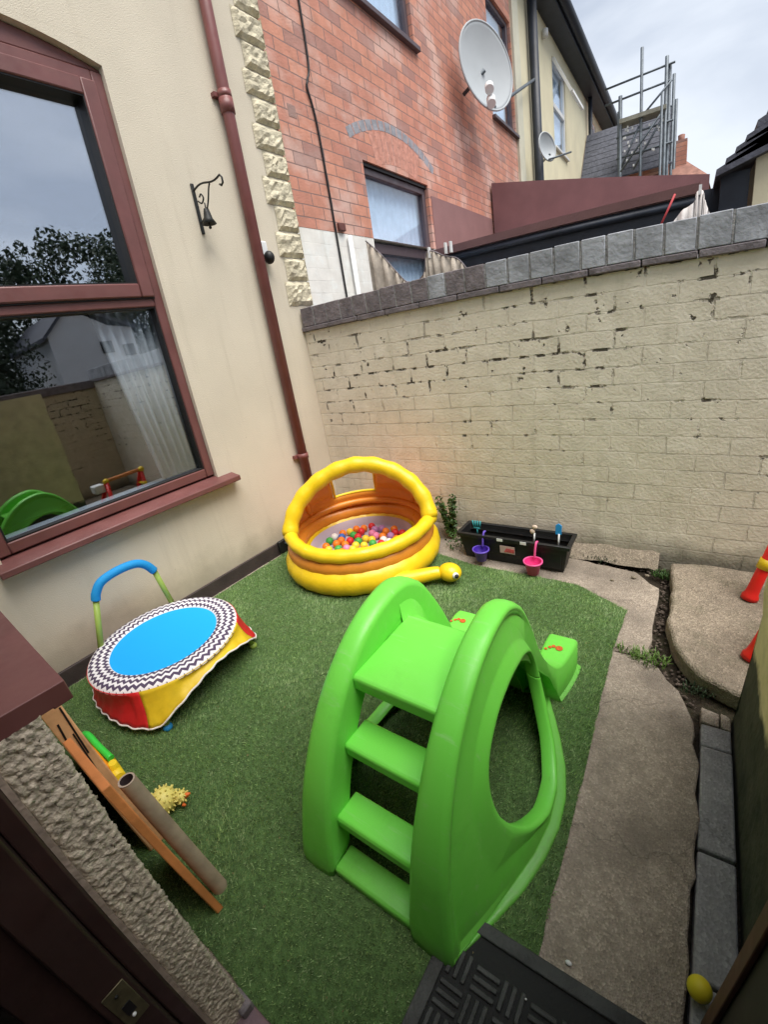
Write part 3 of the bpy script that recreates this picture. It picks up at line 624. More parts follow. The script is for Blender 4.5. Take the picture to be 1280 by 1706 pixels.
ax = spline([(2.26, 0, 1.84), (2.34, 0, 1.95), (2.415, 0, 1.99), (2.43, 0, 2.05), (2.465, 0, 2.05), (2.48, 0, 1.99), (2.53, 0, 1.86)], 5)
MB().grid([[(p.x, 1.5 + .015 * math.sin(i * 1.9), p.z + (1.5 - p.z) * j / 3) for i, p in enumerate(ax)] for j in range(4)]).build('fabric', M_clothw, t, solid=.004)
MB().tube([(2.20, 1.5, 1.85), (2.30, 1.5, 2.07)], .007, 8).build('red_cord', mat('red_cord', (.5, .06, .07), .6), t)
MB().box(2.44, 2.458, 1.49, 1.51, 2.03, 2.09).build('peg', M_white, t)
# ------------------------------------------------------------------ distant house, scaffold, red roof
t = thing('slate_roofed_wing', 'rear wing with dark slate roof behind the scaffold', 'house', (.9, 11, 0))
MB().box(.03, 1.9, 10.4, 13, -.05, 4.35).build('wall', M_red, t)
rf = MB()
for i in range(9): rf.poly([(.03, 10.15 + i * .11, 4.28 + i * .145), (.03, 10.30 + i * .11, 4.46 + i * .145), (.03, 10.30 + i * .11, 4.43 + i * .145), (.03, 10.15 + i * .11, 4.25 + i * .145)], (1.92, 0, 0))
rf.build('roof', M_slate, t)
t = thing('red_tiled_house', 'red tiled hipped roof with a chimney behind the scaffold', 'house', (1.5, 11, 0))
MB().add([(-.5, 12, 3.6), (2.62, 10, 3.85), (2.9, 14, 3.9), (2.11, 10.6, 4.42), (1.0, 11.6, 4.5), (-.5, 10, 3.6)], [(5, 1, 3, 4), (1, 2, 3), (0, 5, 4), (0, 4, 3, 2)]).build('roof', M_tile, t)
MB().box(-.4, 2.55, 10.1, 13.5, -.05, 3.75).build('wall', M_red, t)
ch = MB().box(2.0, 2.22, 10.4, 10.7, 3.9, 4.72).build('chimney', M_red, t); MB().lathe((2.1, 10.55, 4.72), [(.06, 0), (.07, .12), (.05, .13), (.045, 0)], 12).build('chimney_pot', M_tile, ch)
t = thing('scaffold', 'steel scaffold poles with a boarded deck on the far roof', 'scaffold', (1.4, 10, 0))
for (x_, y_, z0_, z1_, r_) in ((1.34, 10.0, 0, 6.5, .03), (1.80, 10.0, 0, 6.18, .035), (1.86, 10.05, 0, 6.05, .03), (1.93, 10.2, 0, 5.9, .03), (1.98, 10.4, 0, 5.5, .03), (.93, 10.0, 0, 5.78, .04), (1.74, 9.8, 0, 5.5, .025), (.86, 10.3, 0, 5.6, .03)):
    MB().tube([(x_, y_, z0_), (x_, y_, z1_)], r_, 8).build('pole', M_galv, t)
for p, q in (((.62, 10, 6.0), (1.95, 10, 6.03)), ((.62, 10, 5.70), (1.9, 10, 5.74)), ((.85, 10, 5.0), (1.95, 10, 5.02)), ((.85, 10, 4.6), (1.95, 10, 4.62)), ((1.3, 9.95, 5.2), (1.9, 9.95, 5.72)), ((.9, 10.3, 5.35), (1.95, 10.3, 5.37)), ((.95, 9.9, 4.3), (1.75, 9.9, 5.2)), ((.9, 10, 4.3), (1.3, 10, 5.1)), ((1.2, 10, 4.3), (1.8, 10, 5.2))): MB().tube([p, q], .022, 8).build('rail', M_galv, t)
MB().box(.92, 1.82, 9.9, 10.3, 5.24, 5.32).build('deck', mat('scaffold_board', (.30, .29, .24), .9, .4, 30, .2, 8), t)
for _ in range(26): 
    x_ = random.uniform(.95, 1.75); z_ = random.uniform(4.35, 5.15); MB().box(x_, x_ + .03, 9.98, 10.02, z_, z_ + .045).build('clip', M_white, t)

# ------------------------------------------------------------------ what the window mirrors: white house and trees to the east
t = thing('white_gabled_house', 'white gabled house mirrored in the lower window glass', 'house', (13, 3, 0))
MB().poly([(12, 2.15, -.05), (12, 2.15, 3.15), (12, 2.9, 3.85), (12, 3.9, 3.3), (12, 4.6, 3.2), (12, 4.6, -.05)], (4, 0, 0)).build('wall', mat('white_wall_far', (.75, .76, .78), .8), t)
MB().poly([(11.9, 2.0, 3.12), (11.9, 2.9, 3.98), (11.9, 2.9, 3.88), (11.9, 2.0, 3.02)], (4.2, 0, 0)).poly([(11.9, 2.9, 3.98), (11.9, 4.7, 3.25), (11.9, 4.7, 3.15), (11.9, 2.9, 3.88)], (4.2, 0, 0)).build('roof', M_slate, t)
for (y_, z_) in ((3.5, 2.5), (4.15, 2.35), (3.3, 1.6)): MB().box(11.96, 12.0, y_, y_ + .35, z_, z_ + .35).build('window', M_black, t)
def tree(label, x, y, h, r, m):
    t = thing('garden_tree', label, 'tree', (x, y, 0), 'trees mirrored in the window glass')
    MB().tube(spline([(x, y, -.05), (x + .05, y + .06, h * .4), (x, y, h * .85)], 4), [.14, .12, .11, .1, .09, .08, .06, .04, .02], 8).build('trunk', M_bark, t)
    c = MB()
    for _ in range(26): 
        a = random.uniform(0, 2 * PI); q = random.random() ** .6 * r; zz = random.uniform(.28, .96); rr = r * (1.05 - abs(zz - .55)) * .42
        c.leaves((x + q * math.cos(a) * (1.15 - zz * .7), y + q * math.sin(a) * (1.15 - zz * .7), h * zz), rr, 150 if r < 1.6 else 230, .12 if r < 1.6 else .2)
    c.build('crown', m, t)
for i, (x, y, h, r) in enumerate(((8.5, -.35, 3.6, .7), (12.5, .8, 4.6, 1.3), (14, 5.5, 5.8, 1.5), (17, 4.0, 7.1, 2.3), (17, 6.3, 7.4, 2.3), (17, 1.4, 7.0, 2.3), (18, 9, 7.6, 2.4))):
    tree('dark leafy tree mirrored in the window, ' + ['nearest the left frame', 'just left of the white gable', 'behind the white house', 'furthest in the middle of the pane', 'tallest right of the middle', 'low at the left of the upper pane', 'furthest to the right'][i], x, y, h, r, M_leafd)

# ------------------------------------------------------------------ extension wall and doorway where the picture was taken
E_ = thing('kitchen_extension', 'roughcast extension wall with brown window sill and door frame beside the camera', 'house', (1.5, -2.55, 0))
# roughcast reveal as real relief
NY, NZ = 26, 330; rows = []
def rough(a, b): return (math.sin(a * 61 + b * 17) * math.sin(b * 83 - a * 29) + math.sin(a * 140 + 3 * math.sin(b * 60)) * .5)
rv = rng.normal(0, 1, (NZ + 1, NY + 1))
for _ in range(1): rv = (rv + np.roll(rv, 1, 0) + np.roll(rv, 1, 1) + np.roll(rv, -1, 0) + np.roll(rv, -1, 1)) / 5
rv /= rv.std()
for j in range(NZ + 1):
    z = -.02 + 1.0 * j / NZ; r = []
    for i in range(NY + 1):
        y = -2.446 - .067 * i / NY; e = math.sin(PI * min(1, i / 3, (NY - i) / 3) / 2)
        r.append((1.787 + e * .0011 * rv[j, i] - (1 - e) * .004, y + .0012 * rv[j, (i * 3) % NY], z))
    rows.append(r)
M_rough = mat('roughcast', (.66, .57, .46), .92, .4, 240, .35, 60, .2)
b = MB().grid(rows, True); b.build('roughcast_reveal', M_rough, E_)
MB().box(.02, 1.783, -2.513, -2.447, -.05, .972).build('wall', M_rough, E_)
MB().box(.02, 3.6, -2.55, -2.447, 2.15, 2.5).build('upper_wall', M_render, E_)
MB().box(-.0, .02, -2.52, -2.44, -.05, 2.9).build('wall', M_render, E_)
MB().poly([(.05, -2.60, 1.012), (.05, -2.404, 1.004), (.05, -2.404, .972), (.05, -2.43, .972), (.05, -2.43, .975), (.05, -2.60, .975)], (1.73, 0, 0)).build('sill', M_upvc, E_, bevel=.004)
MB().box(1.7845, 1.7935, -2.519, -2.5115, -.02, .97).build('corner_bead', mat('corner_bead', (.40, .31, .26), .6, .3, 90, .2, 30), E_)
f = MB(); fr2 = lambda x0, x1, z0, z1: f.box(x0, x1, -2.62, -2.56, z0, z1)
fr2(.05, .12, 1.02, 2.15); fr2(1.70, 1.76, 1.02, 2.15); fr2(.12, 1.70, 1.02, 1.08); fr2(.12, 1.7, 2.08, 2.15); w_ = f.build('window', M_upvc, E_, bevel=.005)
MB().box(.12, 1.70, -2.595, -2.59, 1.08, 2.08).build('pane', M_glass2, w_)
fr_ = MB(); fr_.box(1.70, 1.797, -2.545, -2.5195, -.02, .972); fr_.box(1.72, 1.812, -2.60, -2.546, -.02, 2.14); fr_.box(1.70, 1.79, -2.66, -2.601, -.02, 2.14); fr_.box(1.70, 1.80, -2.545, -2.53, 1.03, 2.14); df = fr_.build('door_frame', M_frame, E_, bevel=.004)
sp_ = MB().box(1.812, 1.8145, -2.588, -2.553, .395, .505).build('strike_plate', mat('dull_brass', (.16, .14, .08), .5, .2, 60, .3, 40, metal=.5), df, bevel=.001)
MB().box(1.8146, 1.816, -2.578, -2.564, .425, .455).build('latch_hole', M_black, sp_); MB().sph((1.816, -2.572, .418), .0035, 8, 6).build('screw', M_white, sp_); MB().sph((1.816, -2.572, .488), .003, 8, 6).build('screw', M_black, sp_)
MB().box(1.76, 2.60, -2.60, -2.44, -.02, .03).build('threshold', mat('threshold', (.20, .13, .15), .6, .3, 60, .2, 20), E_, bevel=.008)
MB().box(1.75, 1.80, -2.47, -2.44, -.02, .06).build('frame_foot', M_copd, E_, bevel=.006)
r = MB(); r.box(.0, 3.6, -5.5, -5.45, -.03, 2.9); r.box(-.0, .03, -5.45, -2.66, -.03, 2.9); r.box(3.57, 3.6, -5.45, -2.66, -.03, 2.9); r.box(.03, 3.57, -5.45, -2.61, 2.2, 2.25); r.box(.03, 3.57, -5.45, -2.66, -.04, -.025); r.box(.03, 1.715, -2.63, -2.605, -.03, 1.0); r.box(2.76, 3.57, -2.63, -2.605, -.03, 2.2)
r.build('interior', M_room, E_)
# open door leaf against the right side wall
t = thing('back_door', 'open dark brown door with its edge at the lower right corner', 'door', (2.66, -2.2, 0))
MB().box(2.640, 2.685, -2.52, -1.952, .0, 2.05).build('door_leaf', mat('door_dark', (.03, .024, .022), .5, .05, 30, .2, 8), t, bevel=.004)
MB().box(2.630, 2.6395, -1.985, -1.950, .0, 2.05).build('edge_strip', mat('door_edge', (.13, .055, .035), .5, .1, 40, .25, 20), t, bevel=.002)

# ================================================================== TOYS
# ------------------------------------------------------------------ green slide
CX = 1.900
SL = thing('toddler_slide', 'bright green plastic toddler slide with three steps and round side hole', 'slide', (CX, -1.6, 0))
PR = [(-2.125, 0), (-2.10, .13), (-2.055, .29), (-1.985, .435), (-1.90, .545), (-1.79, .625), (-1.68, .66), (-1.585, .655), (-1.50, .595), (-1.42, .47), (-1.36, .35), (-1.30, .22), (-1.245, .10), (-1.215, 0)]
PRS = [(p.x, p.z) for p in spline([(a, 0, b) for a, b in PR], 6)]
py_ = [p[0] for p in PRS]; pz_ = [p[1] for p in PRS]
def ztop(y): return max(.001, lerp(py_, pz_, y))
def base_u(y): return lerp([-2.125, -2.0, -1.9, -1.8, -1.7, -1.6, -1.5, -1.4, -1.3, -1.215], [.245, .292, .325, .350, .362, .355, .328, .285, .235, .205], y)
def rim_u(y, z): return (.190 + .055 * max(0, 1 - z / .66) ** 1.3) if y < -1.62 else .190 + .012 * (1 - z / .66)
def surf_u(y, z):
    zt = ztop(y); f = min(1, max(0, 1 - z / zt)); r = rim_u(y, zt if y < -1.62 else zt)
    return r + (base_u(y) - r) * (f ** 1.15)
IN = .128
HC = (-1.645, .278)
def hole(t): return HC[0] + .232 * math.cos(t) * (1 + .05 * math.sin(t)), HC[1] + .222 * math.sin(t)
outline = PRS + [(-1.215 - .91 * i / 30, 0) for i in range(1, 30)]
def ray_out(t):
    d = (math.cos(t), math.sin(t)); best = None; n = len(outline)
    for i in range(n):
        a, b = outline[i], outline[(i + 1) % n]; ex, ez = b[0] - a[0], b[1] - a[1]; den = d[0] * ez - d[1] * ex
        if abs(den) < 1e-12: continue
        s = ((a[0] - HC[0]) * ez - (a[1] - HC[1]) * ex) / den; u = ((a[0] - HC[0]) * d[1] - (a[1] - HC[1]) * d[0]) / den
        if s > 0 and -1e-6 <= u <= 1 + 1e-6 and (best is None or s < best): best = s
    return HC[0] + d[0] * best, HC[1] + d[1] * best
NT = 200
ts = sorted([2 * PI * i / NT for i in range(NT)] + [math.atan2(-HC[1], -2.125 - HC[0]) % (2 * PI), math.atan2(-HC[1], -1.215 - HC[0]) % (2 * PI)])
def side_panel(sg):
    b = MB(); rows = []; NR = 24
    for t in ts:
        hy, hz = hole(t); oy, oz = ray_out(t); r = []
        front = oz > .004
        for k in (0, 1, 2):                                                              # inward lip of the opening
            y, z = hy, hz; u = surf_u(y, z) - (.046, .030, .012)[k]; y2 = HC[0] + (hy - HC[0]) * (1.03, 1.0, .985)[k]; z2 = HC[1] + (hz - HC[1]) * (1.03, 1.0, .985)[k]; r.append((CX + sg * u, y2, z2))
        fw = max(.0, min(1, (oy + 2.125) / .22, (-1.215 - oy) / .10)); fz = oz if front else .020 * fw
        for k in range(NR + 1):
            q = k / NR; y, z = hy + (oy - hy) * q, hz + (fz - hz) * q; back_ = min(1, max(0, (q - .86) / .08)); back_ = back_ * back_ * (3 - 2 * back_) * (1 if front else 1 - fw)
            u = surf_u(y, max(z, 0)) - (.004 if k == 0 else 0) - .014 * min(1, q * 3) * (1 - back_)
            r.append((CX + sg * u, y, z))
        if front:
            dy, dz = oy - HC[0], oz - HC[1]; l = math.hypot(dy, dz); ny_, nz_ = dy / l, dz / l; ru = rim_u(oy, oz)
            for uu, of in ((ru + .004, .004), (ru, .012), (ru - .014, .017), ((ru + IN) / 2, .018), (IN + .014, .015), (IN + .002, .007), (IN, -.004), (IN, -.04), (IN, -.085)):
                r.append((CX + sg * uu, oy + ny_ * of, max(0, oz + nz_ * of)))
        else:
            bu = surf_u(oy, .02) - .014 * fw; fw = max(.06, fw)
            for uu, zz in ((bu + .004, .0165), (bu + .014 * fw, .016), (bu + .026 * fw, .015), (bu + .029 * fw, .010), (bu + .029 * fw, .002), (bu + .028 * fw, .0), (bu - .01, .0), (bu - .012, .004), (bu - .012, .010)):
                r.append((CX + sg * uu, oy, zz))
        rows.append(r)
    rows.append(rows[0]); b.grid(rows, True); return b
for sg in (1, -1):
    o = side_panel(sg).build('side_panel', M_green, SL, solid=.005)
    try: o.data.set_sharp_from_angle(angle=R_(62))
    except Exception: pass
    wv = o.modifiers.new('w', 'WEIGHTED_NORMAL')
def step(name, y0, y1, z, th, lip, hw):
    b = MB(); pr = [(y1, z), (y0 + .008, z), (y0, z - .008), (y0, z - lip), (y0 + .014, z - lip), (y0 + .018, z - th), (y1, z - th)]
    b.poly([(CX - hw, y, zz) for y, zz in pr], (2 * hw, 0, 0)); return b.build(name, M_green, SL, bevel=.006, seg=3)
for sg in (1, -1):
    gp = [(y, z - .004) for y, z in PRS if -1.93 < y < -1.50 and z > .53]; gp = [(gp[0][0], .535)] + gp + [(gp[-1][0], .50), (-1.62, .535)]
    MB().poly([(CX + sg * IN, y, z) for y, z in gp], (sg * .006, 0, 0)).build('side_guard', M_green, SL)
step('rung', -2.065, -1.975, .200, .02, .040, IN - .001)
step('rung', -1.972, -1.875, .392, .02, .040, IN - .001)
step('platform', -1.888, -1.60, .560, .022, .045, IN - .001)
step('base_bar', -2.122, -2.045, .040, .012, .036, IN - .001)
# chute
CY = [-1.64, -1.56, -1.48, -1.40, -1.33, -1.26, -1.20, -1.13, -1.06, -1.02]
CZ = [.545, .52, .43, .32, .23, .15, .10, .07, .05, .04]
CW = [.662, .652, .60, .44, .30, .200, .160, .153, .150, .142]
CO = [.178, .185, .192, .202, .215, .235, .25, .262, .268, .266]
CI = [.127, .128, .132, .138, .143, .147, .150, .150, .150, .150]
PTS = spline([(a, b, c) for a, b, c in zip(CY, CZ, CW)], 5); PT2 = spline([(a, b, c) for a, b, c in zip(CY, CO, CI)], 5)
rows = []
for p, q in zip(PTS, PT2):
    y, zf, zw = p; o_, i_ = q.y, q.z; zb = lerp([-1.64, -1.35, -1.22, -.9], [.52, .30, .0, .0], y); zb = min(zb, zf - .015) if y < -1.24 else 0
    fo = .018 if y > -1.24 else .003; half = [(-o_ - fo, zb), (-o_ - fo, zb + .012), (-o_ - .004, zb + .018), (-o_, zw - .012), (-o_ + .008, zw - .002), (-o_ + .018, zw), (-i_ - .014, zw), (-i_ - .004, zw - .006), (-i_, zw - .016), (-i_ + .006, zf + .012), (-i_ + .02, zf)]
    sec = half + [(-u, z) for u, z in half[::-1]]; rows.append([(CX + u, y, z) for u, z in sec])
b = MB(); b.grid(rows, True, True); e = rows[-1]; b.add(e, [tuple(range(len(e)))])
o = b.build('chute', M_green, SL)
try: o.data.set_sharp_from_angle(angle=R_(55))
except Exception: pass
# worn orange stickers on the chute ends
M_stk = mat('orange_sticker', (.62, .12, .02), .6, 0, 60, .5, 160)
for cx_, cy_ in ((CX - .205, -1.10), (CX + .215, -1.11)):
    b = MB()
    for a_, r_ in ((0, .014), (1, .008), (2, .007), (3, .006)):
        px, py2 = cx_ + (0, -.022, -.034, -.046)[a_] * 1.0, cy_ + (0, .004, -.006, -.022)[a_]; zt_ = lerp([-1.20, -1.13, -1.06, -1.02], [.160, .153, .150, .142], py2) + .0015
        b.poly([(px + r_ * math.cos(t), py2 + r_ * math.sin(t), zt_ + .001) for t in [2 * PI * k / 12 for k in range(12)]], (0, 0, .001))
    b.build('sticker', M_stk, SL)

# ------------------------------------------------------------------ inflatable ball pit
BC = (.693, -.557)
BP = thing('ball_pit', 'yellow and orange inflatable turtle ball pit in the wall corner', 'ball pit', (BC[0], BC[1], 0))
def puck(t): return .004 * math.sin(t * 26)
b = MB(); pts = [(BC[0] + (.44 + .002 * math.sin(9 * t)) * math.cos(t), BC[1] + .44 * math.sin(t), .092) for t in [2 * PI * k / 96 for k in range(96)]]
b.tube(pts, [.092 + .0022 * math.sin(k * 1.9) for k in range(96)], 20, True); b.build('base_ring', M_yel, BP)
def lift(t): return .055 * max(0, math.cos(t - R_(125))) ** 1 + .02 * (1 - math.cos(2 * (t - R_(125)))) * 0
aL, aR = R_(-127), R_(16)
MB().ring((BC[0], BC[1], .185), .440, .060, 96, 16).build('orange_ring', M_org, BP)
MB().ring((BC[0], BC[1], .228), .455, .024, 96, 12, None, (aL, aR)).build('orange_ring', M_org, BP)
def rimz(t): 
    m_ = (aL + aR) / 2; d = abs(t - m_) / ((aR - aL) / 2); return .262 + .045 * d ** 2.2
Lc = Vector((BC[0] + .452 * math.cos(aL), BC[1] + .452 * math.sin(aL), rimz(aL))); Rc = Vector((BC[0] + .50 * math.cos(aR), BC[1] + .47 * math.sin(aR), rimz(aR)))
rim = []
for i in range(49):
    t = aL + (aR - aL) * i / 48; q = i / 48; a_ = .458 + .042 * q ** 3; rim.append((BC[0] + a_ * math.cos(t), BC[1] + (.458 + .012 * q ** 3) * math.sin(t), rimz(t)))
MB().tube(rim, [.042 + .002 * math.sin(k * 1.3) for k in range(49)], 16).sph(rim[0], .047).sph(rim[-1], .047).build('front_rim', M_yel, BP)
Mc = (Vector(rim[0]) + Vector(rim[-1])) / 2; Tp = Vector((.715, -.515, .665)); hd = (Vector(rim[-1]) - Vector(rim[0])) / 2
def arch(u):
    th = PI * u; return Mc - hd * math.copysign(abs(math.cos(th)) ** 1.08, math.cos(th)) + (Tp - Mc) * math.sin(th) ** 1.04
ap = [arch(i / 44) for i in range(45)]
MB().tube(ap, [.051 + .0036 * math.sin(k * 1.5) for k in range(45)], 16).build('canopy_arch', M_yel, BP)
def shell(u, s, off=0):
    a = arch(u); ph = R_(233) - R_(217) * u; bk_ = Vector((BC[0] + .45 * math.cos(ph), BC[1] + .45 * math.sin(ph), .205)); p = a.lerp(bk_, s)
    o_ = Vector((p.x - BC[0], p.y - BC[1], .25)); o_.normalize(); return p + o_ * (math.sin(PI * s) * (.075 + off) + .007 * math.sin(s * 20)) * (.35 + .65 * math.sin(PI * u))
NU, NS = 64, 24; U0, U1, S0, S1 = .375, .56, .16, .74
v = [tuple(shell(.01 + .98 * i / NU, j / NS)) for i in range(NU + 1) for j in range(NS + 1)]; f = []
for i in range(NU):
    for j in range(NS):
        if U0 < (i + .5) / NU < U1 and S0 < (j + .5) / NS < S1: continue
        f.append((i * (NS + 1) + j, (i + 1) * (NS + 1) + j, (i + 1) * (NS + 1) + j + 1, i * (NS + 1) + j + 1))
MB().add(v, f, True).build('canopy', M_org, BP, solid=.02)
def ribp(u): return shell(.01 + .98 * u, .5)
for s_ in (.03,): MB().tube([shell(.04 + .92 * i / 40, .86, -.03) for i in range(41)], .026, 10).build('canopy_rib', M_org, BP)
for u_ in (.15, .25, .75, .85): MB().tube([shell(u_, .06 + .74 * k / 10, -.012) for k in range(11)], .020, 10).build('canopy_rib', M_org, BP)
wf = [shell(U0 + .01, s) for s in np.linspace(S0, S1, 8)] + [shell(u, S1) for u in np.linspace(U0 + .02, U1, 10)] + [shell(U1, s) for s in np.linspace(S1 - .03, S0, 8)] + [shell(u, S0) for u in np.linspace(U1 - .02, U0 + .02, 10)]
MB().tube(wf, .010, 10, True).build('canopy_window_trim', M_yel, BP)
b = MB(); b.lathe((BC[0], BC[1], 0), [(0, .075), (.30, .075), (.332, .085), (.336, .10), (.345, .13), (.36, .155)], 64); b.build('liner', M_lil, BP)
h = MB(); h.tube(spline([(1.10, -.83, .07), (1.20, -.775, .072), (1.30, -.70, .08), (1.345, -.668, .082)], 6), [.05 - .0008 * k for k in range(19)], 16); h.sph((1.395, -.638, .078), .062, 22, 14, (1.12, 1, .86)); hd_ = h.build('head', M_yel, BP)
MB().sph((1.448, -.672, .086), .019, 14, 10, (1, 1, 1)).build('eye', M_white, hd_); MB().sph((1.460, -.681, .089), .0125, 12, 8).build('pupil', M_black, hd_)
h = MB()
for ang_, ln in ((-72, .13), (-52, .16), (-34, .13), (-92, .11)):
    a_ = R_(ang_); cx_, cy_ = 1.135, -.80; h.tube([(cx_, cy_, .045), (cx_ + ln * .6 * math.cos(a_), cy_ + ln * .6 * math.sin(a_), .04), (cx_ + ln * math.cos(a_), cy_ + ln * math.sin(a_), .03)], [.05, .042, .022], 12).sph((cx_ + ln * math.cos(a_), cy_ + ln * math.sin(a_), .03), .023, 10, 8)
h.build('front_foot', M_yel, BP)
# play balls, each one its own
BCOL = {'red': (.70, .03, .035), 'orange': (.85, .22, .02), 'yellow': (.85, .60, .04), 'green': (.06, .38, .07), 'pink': (.80, .25, .42), 'blue': (.05, .15, .50), 'white': (.8, .78, .74), 'lilac': (.45, .22, .45)}
bm_ = {k: mat('ball_' + k, c, .4) for k, c in BCOL.items()}; seq = ['red', 'orange', 'yellow', 'pink', 'green', 'orange', 'white', 'red', 'yellow', 'lilac', 'orange', 'green', 'pink', 'red', 'white', 'blue', 'yellow', 'orange']
protos = {}; placed = []; tries = 0
while len(placed) < 118 and tries < 6000:
    tries += 1; a_ = random.uniform(0, 2 * PI); q = random.random() ** .5; px = .70 + (.295) * q * math.cos(a_); py2 = -.56 + .29 * q * math.sin(a_)
    z = .104
    near = [p for p in placed if (p[0] - px) ** 2 + (p[1] - py2) ** 2 < .054 ** 2]
    if near:
        if len(placed) < 74: continue
        if random.random() < .6: continue
        zz = max(p[2] + math.sqrt(max(0, .0545 ** 2 - (p[0] - px) ** 2 - (p[1] - py2) ** 2)) for p in near); 
        if zz > .175 or q > .75: continue
        z = zz
    placed.append((px, py2, z))
for i, (px, py2, z) in enumerate(placed):
    c = seq[i % len(seq)]
    if c not in protos:
        b = MB().sph((0, 0, 0), .0275, 18, 12); o = b.build('play_ball', bm_[c]); protos[c] = o
    else: o = protos[c].copy(); COL.objects.link(o)
    o.location = (px, py2, z); tag(o, c + ' plastic play ball heaped inside the inflatable ball pit', 'ball', c + ' play balls in the ball pit')

# ------------------------------------------------------------------ mini trampoline
TC = (.492, -1.868); TZ = .215
TR = thing('mini_trampoline', 'small trampoline with blue mat, zigzag edge and red and yellow skirt', 'trampoline', (TC[0], TC[1], 0))
MB().lathe((TC[0], TC[1], TZ), [(0, -.006), (.12, -.004), (.255, .0)], 72).build('mat', mat('blue_mat', (.005, .38, .86), .75, .1, 200), TR)
m = bpy.data.materials.new('zigzag_cloth'); m.use_nodes = True; G = NG(m); ob = G.n('ShaderNodeTexCoord').outputs['Object']; s_ = G.n('ShaderNodeSeparateXYZ', {0: ob})
rad = G.math('SQRT', G.math('ADD', G.math('MULTIPLY', s_.outputs[0], s_.outputs[0]), G.math('MULTIPLY', s_.outputs[1], s_.outputs[1])))
an = G.math('ARCTAN2', s_.outputs[1], s_.outputs[0]); tri = G.math('PINGPONG', G.math('MULTIPLY', an, 30 / PI), .5)
val = G.math('FRACT', G.math('ADD', G.math('MULTIPLY', rad, 32.), G.math('MULTIPLY', tri, .95)))
st_ = G.math('GREATER_THAN', val, .5)
G.t.links.new(G.mix(st_, (.78, .76, .78, 1), (.075, .05, .10, 1)), G.b.inputs['Base Color']); G.b.inputs['Roughness'].default_value = .85
MB().lathe((TC[0], TC[1], TZ), [(.25, .0), (.256, .008), (.29, .012), (.325, .010), (.345, .0), (.350, -.012)], 96).build('border', m, TR)
LEG = [R_(-37), R_(54), R_(146), R_(222)]
M_sr = mat('red_skirt', (.60, .018, .022), .5, .25, 26, .12, 12); M_sy = mat('yellow_skirt', (.72, .50, .02), .5, .3, 22, .15, 14); M_lime = mat('lime_pole', (.30, .42, .08), .45)
def skirt_low(t):
    t = (t + PI) % (2 * PI) - PI; ds = sorted(abs((t - l + PI) % (2 * PI) - PI) for l in LEG); gap = ds[0] / (ds[0] + ds[1] + 1e-6) * 2
    if R_(-37) < t < R_(54): return .055 + .118 * math.sin(min(1, gap) * PI / 2) ** .8
    return .048 + .010 * gap
def panel(name, a0, a1, mt):
    n = 40; rows = []
    for i in range(n + 1):
        t = R_(a0 + (a1 - a0) * i / n); zl = skirt_low(t); r = []
        for j in range(9):
            q = j / 8; z = TZ - .006 + (zl - TZ + .006) * q; ds = min(abs((t - l + PI) % (2 * PI) - PI) for l in LEG)
            fl_ = .349 + (.045 * math.exp(-(ds / .5) ** 2) + .008) * q ** 1.2 - .018 * math.sin(q * PI) * (1 if ds > .3 else .3) + .004 * math.sin(t * 31 + q * 7) * q
            r.append((TC[0] + fl_ * math.cos(t), TC[1] + fl_ * math.sin(t), z))
        rows.append(r)
    o = MB().grid(rows).build(name, mt, TR, solid=.003)
    MB().tube([r[-1] for r in rows], .0045, 6).build('skirt_trim', M_clothw, o); return o
panel('skirt_panel', -137, -46, M_sr); panel('skirt_panel', -46, 47, M_sy); panel('skirt_panel', 47, 100, M_sr); panel('skirt_panel', 100, 165, M_sy); panel('skirt_panel', 165, 223, M_sr)
for i, l in enumerate(LEG):
    p0 = (TC[0] + .33 * math.cos(l), TC[1] + .33 * math.sin(l), TZ - .01); p1 = (TC[0] + .378 * math.cos(l), TC[1] + .378 * math.sin(l), .02)
    lg = MB().tube([p0, p1], .0135, 12).build('leg', M_lime, TR); MB().sph((p1[0], p1[1], .018), .021, 12, 8, (1, 1, .85)).build('foot_cap', mat('cap_blue', (.02, .26, .62), .45) if i == 0 else M_lime, lg)
hA = (TC[0] + .335 * math.cos(LEG[3] - .02), TC[1] + .32 * math.sin(LEG[3]), TZ - .02); hB = (TC[0] + .335 * math.cos(LEG[2]), TC[1] + .335 * math.sin(LEG[2]) + .01, TZ - .02)
tA, tB = (.215, -2.00, .44), (.225, -1.70, .44)
MB().tube([hA, tA], .014, 14).build('handle_pole', M_lime, TR); MB().tube([hB, tB], .014, 14).build('handle_pole', M_lime, TR)
MB().tube(spline([tA, (.217, -1.985, .475), (.22, -1.945, .515), (.222, -1.86, .530), (.224, -1.775, .522), (.225, -1.728, .490), tB], 6), .0215, 16).build('foam_grip', mat('blue_foam', (.01, .28, .66), .7, .3, 140), TR)

# ------------------------------------------------------------------ planter with buckets and spades
PL = thing('trough_planter', 'long black plastic trough standing at the foot of the garden wall', 'planter', (1.62, -.24, 0))
x0, x1, y0, y1, zt = 1.315, 1.975, -.335, -.165, .185
b = MB()
def rr(e, z, t=0): return [(x0 + e + t, y0 + e + t, z), (x1 - e - t, y0 + e + t, z), (x1 - e - t, y1 - e - t, z), (x0 + e + t, y1 - e - t, z)]
b.grid([rr(.03, .004), rr(.004, zt - .025), rr(-.008, zt - .024), rr(-.010, zt), rr(.012, zt), rr(.014, zt - .03), rr(.02, .14)], False, True); b.add(rr(.03, .004), [(0, 1, 2, 3)])
b.box(x0 + .19, x0 + .20, y0 + .008, y0 + .016, .02, zt - .03).box(x1 - .20, x1 - .19, y0 + .008, y0 + .016, .02, zt - .03).box(x1 - .15, x1 - .04, y0 + .010, y0 + .017, .03, .13)
b.build('trough', M_black, PL, bevel=.004)
